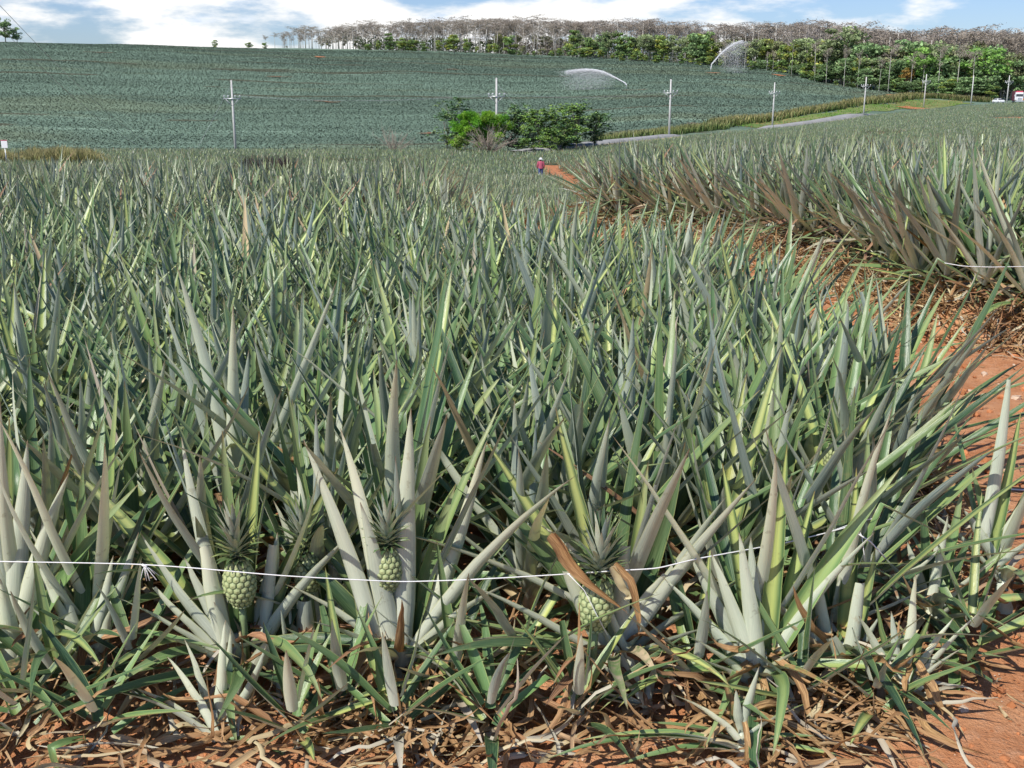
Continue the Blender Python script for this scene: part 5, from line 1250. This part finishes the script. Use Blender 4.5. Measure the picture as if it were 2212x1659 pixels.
# the depth of the woods behind
n = 520; r_ = np.random.default_rng(91); us = r_.uniform(600, 2300, n); ps = []; hs = []; sel = []
BV = []
for kd in ('bare', 'bare', 'bare', 'olive', 'tall'):
    for k in range(2):
        q = TK[kd][(k+3) % len(TK[kd])]; BV.append(cat_parts([q[2], q[3]]))
for u in us:
    y = UB(u)+r_.uniform(34, 90); g0 = gnd(u, y); kk = r_.integers(0, 10) if u > 1500 else r_.integers(0, 7)
    vt = TOPB(u)+(r_.uniform(2, 26) if kk < 6 else r_.uniform(22, 45)); ps.append(g0); hs.append(unp(u, vt, y)[2]-g0[2]); sel.append(kk)
V, F, A = scatter(BV, np.array(ps), r_.uniform(0, 6.28, n), np.array(hs)*1.0, np.array(sel))
tag(link('woods', mesh_np('woods', V, F, [M['tree']], A)), 'mass of mixed trees filling the depth of the woods', 'woods', kind='stuff')
# undergrowth
n = 2400; us = r_.uniform(770, 2260, n); C = np.array([gnd(u, UB(u)+r_.uniform(4, 60)) for u in us]); C[:, 2] += r_.uniform(0, 5.5, n)
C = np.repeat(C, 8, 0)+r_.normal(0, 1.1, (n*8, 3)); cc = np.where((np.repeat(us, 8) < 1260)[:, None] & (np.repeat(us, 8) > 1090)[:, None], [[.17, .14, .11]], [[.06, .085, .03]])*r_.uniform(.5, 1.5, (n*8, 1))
V, F, A = cards(C, 1.0, cc, r_, flat=.2, asp=.6)
tag(link('undergrowth', mesh_np('undergrowth', V, F, [M['tree']], A)), 'shadowy undergrowth between the trunks of the woods', 'undergrowth', kind='stuff')

n = 5200; us = r_.uniform(690, 2300, n)**1.0; ys = np.array([UB(u)+r_.uniform(30, 70) for u in us])
C = np.array([gnd(u, y) for u, y in zip(us, ys)]); top = np.array([unp(u, TOPB(u)+15+8*math.sin(u*.03), y)[2] for u, y in zip(us, ys)])
C[:, 2] += (top-C[:, 2])*np.where(us > 770, r_.random(n)**1.1, .45+.5*r_.random(n))*.97; C = np.repeat(C, 7, 0)+r_.normal(0, 1.0, (n*7, 3))*np.array([1.4, 1.4, .7])
V, F, A = cards(C, 1.3, np.array([[.38, .34, .28]])*r_.uniform(.6, 1.4, (n*7, 1)), r_, flat=.3, asp=.3)
tag(link('twig_thicket', mesh_np('twig_thicket', V, F, [M['tree']], A)), 'brown tangle of leafless twigs in the depth of the woods', 'thicket', kind='stuff')

# ------------------------------------------------------------------ tree clump in the valley
def clump_tree(U, Y, Vtop, Wpx, kind, label, seed, zlow=.12, name='tree', cat='tree', lean=0.0, cols=None, card=.34, n=26, ls=1.0, trunks=1):
    r = np.random.default_rng(seed); g0 = gnd(U, Y); H = unp(U, Vtop, Y)[2]-g0[2]; Rw = Wpx/F_PX*Y/2
    o = link(name, None, None, tuple(g0)); tag(o, label, cat)
    tp = []; cp = []; bark = (.30, .26, .21, 1) if kind != 'dry' else (.34, .28, .22, 1)
    for q in range(trunks):
        a = r.uniform(0, 6.28); x0 = np.array([r.normal(0, .12*trunks), r.normal(0, .12), 0]); p1 = x0+np.array([lean*H*.5+r.normal(0, .15), r.normal(0, .2), H*.5])
        tp.append(limb_tube([x0-[0, 0, .3], (x0+p1)/2+r.normal(0, .06, 3), p1, p1+np.array([lean*H*.25, 0, H*.28])], np.array([.11, .085, .06, .03])*(H/6), 7, bark))
    for k in range(n):
        if kind == 'dry':
            a = r.uniform(0, 6.28); e = r.uniform(.5, 1.35); L = H*r.uniform(.7, 1.05); d = np.array([math.cos(a)*math.cos(e)*Rw/H*2.1, math.sin(a)*math.cos(e), math.sin(e)])
            p0 = np.array([r.normal(0, .25), r.normal(0, .2), 0]); p2 = p0+d*L; pm = p0*.5+p2*.5+r.normal(0, .15, 3); tp.append(limb_tube([p0, pm, p2], [.035, .022, .008], 4, bark))
            for w in range(9):
                t = r.uniform(.3, 1); s = p0*(1-t)+p2*t; tp.append(limb_tube([s, s+r.normal(0, .3, 3)+d*.35], [.012, .005], 3, (.40, .33, .27, 1)))
            continue
        z = H*(zlow+(1-zlow)*r.random()**.8); prof = math.sqrt(max(.12, 1-abs((z/H-(zlow+1)/2)/((1-zlow)/2))**2.4))
        a = r.uniform(0, 6.28); q = r.uniform(.2, 1)*prof; c = np.array([math.cos(a)*Rw*q+lean*z, math.sin(a)*Rw*.8*q, z*.97])
        tp.append(limb_tube([(lean*z*.4, 0, z*.5), tuple(c*np.array([.6, .6, .8])), tuple(c)], [.04, .028, .012], 5, bark))
        s = r.uniform(.5, .95)*ls; m = int(60*ls**1.5) if kind != 'feather' else 420
        if kind == 'leafy':
            # whorls of drooping leaves round a twig end
            for w in range(9):
                cw = c+r.normal(0, 1, 3)*np.array([s*.7, s*.7, s*.35]); mm = 15
                aa = r.uniform(0, 6.28, mm); dd = r.uniform(.12, .42, mm)*ls
                P0 = np.repeat(cw[None], mm, 0); P = grow(P0, aa, np.radians(r.uniform(50, 85, mm)), np.radians(r.uniform(25, 70, mm)), dd+.18, K=3, r=r)
                V, F, A = strips(P, aa, np.full(mm, .20*ls), np.zeros(mm), np.zeros(mm), C=1, wide0=.3)
                tone = r.uniform(.6, 1.3); base = np.array(cols[r.integers(0, len(cols))])*tone
                cl = np.repeat(base*r.uniform(.7, 1.3, (mm, 1)), len(V)//mm, 0)
                cp.append((V, F, np.concatenate([cl, np.ones((len(V), 1))], 1)))
        else:
            pts = blob_pts(r, m, c, (s, s, s*.7), .2); tone = r.uniform(.65, 1.25)
            cp.append(cards(pts, card, np.array(cols[r.integers(0, len(cols))])*tone*r.uniform(.7, 1.3, (m, 1)), r, flat=.2, asp=.35 if kind == 'feather' else .6))
    V, F, A = cat_parts(tp); link('trunk' if kind != 'dry' else 'branches', mesh_np('trunk', V, F, [M['bark']], A), o)
    if cp:
        V, F, A = cat_parts(cp); link('crown', mesh_np('crown', V, F, [M['tree']], A), o)
DG = [(.14, .27, .11), (.20, .36, .13), (.34, .48, .18)]; MG = [(.27, .44, .10), (.42, .60, .16), (.18, .32, .10)]; BG = [(.20, .46, .03), (.14, .36, .03), (.28, .50, .05)]
clump_tree(985, 153, 212, 78, 'leafy', 'slender tree with layered drooping leaves, leftmost of the clump', 1, .35, lean=.03, cols=DG, n=17)
clump_tree(968, 150, 245, 60, 'leafy', 'low dark bushy tree at the left foot of the clump', 2, .1, cols=DG, n=15)
clump_tree(1010, 147, 243, 70, 'feather', 'bright green feathery bush at the left of the clump', 3, .08, name='bush', cat='bush', cols=BG, n=34, card=.24)
clump_tree(1055, 150, 240, 100, 'feather', 'wide vivid green feathery bush in front of the power pole', 4, .25, name='bush', cat='bush', cols=BG, n=44, card=.24)
clump_tree(1055, 145, 272, 78, 'dry', 'leafless brown thorny shrub at the foot of the feathery bush', 5, name='dry_shrub', cat='shrub', n=55)
clump_tree(1115, 153, 229, 92, 'leafy', 'dark leafy tree right of the feathery bush', 6, .08, cols=DG, n=50)
clump_tree(1165, 150, 236, 90, 'leafy', 'bushy tree with yellowish leaves in the centre of the clump', 7, .08, cols=MG, n=52)
clump_tree(1210, 153, 229, 80, 'leafy', 'lighter green tree in the right half of the clump', 8, .12, cols=MG, n=46)
clump_tree(1245, 151, 224, 66, 'leafy', 'tallest tree on the right of the clump with a thin bare stem', 9, .42, cols=MG, n=20, lean=-.02)
clump_tree(1285, 155, 246, 78, 'leafy', 'spreading tree at the right end of the clump beside the road', 10, .2, cols=DG, n=36)
clump_tree(1150, 144, 276, 50, 'leafy', 'low sapling with drooping leaves in front of the clump, left one', 11, .2, cols=MG, n=9)
clump_tree(1190, 143, 280, 55, 'leafy', 'low sapling in front of the clump, just left of the road end', 12, .2, cols=MG, n=9)
clump_tree(1215, 145, 268, 60, 'leafy', 'sapling in front of the clump where the road begins', 13, .2, cols=DG, n=10)
clump_tree(1245, 146, 274, 50, 'leafy', 'sapling overlapping the start of the grey road', 14, .3, cols=MG, n=8)
clump_tree(850, 148, 268, 66, 'dry', 'leafless pale shrub standing alone left of the clump', 15, name='dry_shrub', cat='shrub', n=24)
clump_tree(990, 143, 294, 40, 'leafy', 'tiny yellow green sapling left of the clump', 16, .2, cols=[(.24, .34, .08)], n=6)

# dark clump of taller plants at the left of the valley
r_ = np.random.default_rng(12)
for i in range(26):
    u = random.uniform(528, 630); y = 74+random.uniform(0, 7)+(u-528)*.03; g0 = gnd(u, y)
    a = plant_leaves(np.random.default_rng(900+i % 5), 22, 1.15, 1.2, 4, 2, .05) if i < 5 else None
    if a is not None:
        A = a[2].copy(); A[:, 3] = np.where(A[:, 0] > .4, .5, .2)
        if i == 0: DK = []
        DK.append(mesh_np('pineapple_plant', a[0], a[1], [plain('dark_dead_leaf', (.045, .035, .03), .8)] if i == 0 else [DK[0].materials[0]], A))
    o = link('pineapple_plant', DK[i % 5], None, tuple(g0)); o.rotation_euler = (0, 0, random.uniform(0, 6)); o.scale = (1.2,)*3
    tag(o, 'dead blackish pineapple plant in the dark clump above the bare soil patch', 'pineapple plant', 'dead dark plants in the clump at the left of the valley')

# ------------------------------------------------------------------ vehicles
def rim_wheel(parent, loc, R, w):
    t = np.linspace(0, 2*PI, 20, endpoint=False)
    o = link('wheel', None, parent, loc)
    P = [(-w/2, 0, 0), (-w/2+.01, 0, 0), (w/2-.01, 0, 0), (w/2, 0, 0)]
    V, F, A = tube(P, [R*.93, R, R, R*.93], 18); link('tyre', mesh_np('tyre', V, F, [M['rubber']], A), o)
    V, F, A = tube([(-w/2-.012, 0, 0), (w/2+.012, 0, 0)], R*.55, 14); link('rim', mesh_np('rim', V, F, [M['steel']], A), o)
def bx(name, c, s, mat, parent, taper=1.0, bev=.04):
    o = link(name, mesh_np(name, *box(c, s, taper=taper)[:2], [mat], smooth=False), parent)
    if bev: md = o.modifiers.new('b', 'BEVEL'); md.width = bev; md.segments = 2
    return o
def truck(U, Y, yaw):
    g0 = gnd(U, Y); o = link('truck', None, None, (g0[0], g0[1], g0[2]+.15)); o.rotation_euler = (0, 0, yaw); tag(o, 'white truck with a dark red load facing the camera at the right border', 'truck')
    # faces -Y
    cab = bx('cab', (0, .4, 2.05), (2.35, 1.9, 2.3), M['white'], o, .94, .12)
    bx('hood', (0, -1.2, 1.35), (1.75, 1.5, 1.1), M['white'], o, .9, .12)
    bx('windshield', (0, -.56, 2.35), (1.95, .06, .75), M['glass'], o, 1, .01)
    bx('grille', (0, -1.97, 1.3), (1.15, .05, .8), M['steel'], o, 1, .01)
    bx('bumper', (0, -2.08, .62), (2.35, .22, .38), M['steel'], o)
    bx('roof_fairing', (0, .55, 3.42), (2.1, 1.3, .42), M['red'], o, .8, .08)
    bx('cargo_box', (0, 5.2, 2.2), (2.5, 7.2, 2.9), M['maroon'], o, 1, .05)
    bx('side_marker', (1.02, -1.0, 1.1), (.35, 1.0, .5), M['orange'], o, 1, .03)
    for s in (-1, 1):
        bx('headlight', (s*.78, -1.93, 1.1), (.28, .08, .24), M['ceramic'], o, 1, .02); bx('mirror', (s*1.35, -.5, 2.3), (.12, .1, .5), M['white'], o, 1, .02)
        for yy in (-1.1, 3.9, 5.3, 7.4): rim_wheel(o, (s*1.0, yy, .5), .5, .3)
def car(U, Y, yaw):
    g0 = gnd(U, Y); o = link('car', None, None, (g0[0], g0[1], g0[2]+.2)); o.rotation_euler = (0, 0, yaw); tag(o, 'small white car on the road left of the truck', 'car')
    bx('body', (0, 0, .72), (1.75, 4.2, .68), M['white'], o, .95, .15)
    bx('cabin', (0, .35, 1.25), (1.55, 2.2, .52), M['white'], o, .8, .1)
    bx('windshield', (0, -.78, 1.25), (1.25, .06, .38), M['glass'], o, .9, .01)
    bx('bumper', (0, -2.1, .45), (1.7, .12, .25), M['steel'], o, 1, .03)
    for s in (-1, 1):
        bx('headlight', (s*.62, -2.06, .78), (.3, .08, .16), M['ceramic'], o, 1, .02)
        bx('side_window', (s*.72, .35, 1.27), (.04, 1.7, .34), M['glass'], o, 1, .01)
        for yy in (-1.3, 1.35): rim_wheel(o, (s*.8, yy, .33), .33, .2)
truck(2200, 345, -.32); car(2156, 343, .15)

# ------------------------------------------------------------------ world, sun
w = bpy.data.worlds.new('World'); scene.world = w; w.use_nodes = True; nt = w.node_tree; nt.nodes.clear(); g = N(nt)
SUN_EL, SUN_AZ = math.radians(48), math.radians(222)      # azimuth clockwise from +Y: behind the camera's left shoulder
sky = g.n('ShaderNodeTexSky', sky_type='NISHITA'); sky.sun_disc = False; sky.sun_elevation = SUN_EL; sky.sun_rotation = SUN_AZ; sky.air_density = 1.0; sky.dust_density = .6; sky.altitude = 300
tc = g.n('ShaderNodeTexCoord'); mp = g.n('ShaderNodeMapping'); mp.inputs['Scale'].default_value = (1, 1, 3.4); mp.inputs['Location'].default_value = (.37, .2, .12); g.l(tc.outputs['Generated'], mp.inputs['Vector'])
nz = g.noise(mp.outputs[0], 7.5, 9, .56); nz2 = g.noise(mp.outputs[0], 22, 6, .6)
sx = g.n('ShaderNodeSeparateXYZ'); g.l(tc.outputs['Generated'], sx.inputs[0])
low = g.math('MULTIPLY', g.ramp(sx.outputs[2], .11, .0), .13)
cl = g.ramp(g.math('ADD', nz, low), .47, .62)
cl = g.math('MULTIPLY', cl, g.ramp(sx.outputs[2], .22, .10))
shade = g.mix(g.ramp(nz2, .25, .5), (.80, .88, 1.0), (1.0, .995, .98))
b1 = g.n('ShaderNodeBackground'); b1.inputs['Strength'].default_value = .09
tint = g.mix(1.0, sky.outputs[0], (.88, 1.04, 1.42), 'MULTIPLY'); g.l(tint, b1.inputs['Color'])
b2 = g.n('ShaderNodeBackground'); b2.inputs['Strength'].default_value = 1.1; g.l(shade, b2.inputs['Color'])
ms = g.n('ShaderNodeMixShader'); g.l(cl, ms.inputs[0]); g.l(b1.outputs[0], ms.inputs[1]); g.l(b2.outputs[0], ms.inputs[2])
wo = g.n('ShaderNodeOutputWorld'); g.l(ms.outputs[0], wo.inputs[0])
sd = bpy.data.lights.new('sun', 'SUN'); sd.energy = 5.0; sd.angle = math.radians(.5); sd.color = (1, .955, .88); so = bpy.data.objects.new('sun', sd); COL.objects.link(so)
dirv = Vector((math.sin(SUN_AZ)*math.cos(SUN_EL), math.cos(SUN_AZ)*math.cos(SUN_EL), math.sin(SUN_EL)))
so.rotation_euler = dirv.to_track_quat('Z', 'Y').to_euler()
scene.view_settings.view_transform = 'Standard'; scene.view_settings.look = 'None'; scene.view_settings.exposure = 0; scene.view_settings.gamma = 1
scene.render.engine = 'CYCLES'
scene.cycles.max_bounces = 4; scene.cycles.diffuse_bounces = 1; scene.cycles.glossy_bounces = 2; scene.cycles.transmission_bounces = 4; scene.cycles.transparent_max_bounces = 4
scene.cycles.use_denoising = True
print('objects', len(bpy.data.objects))
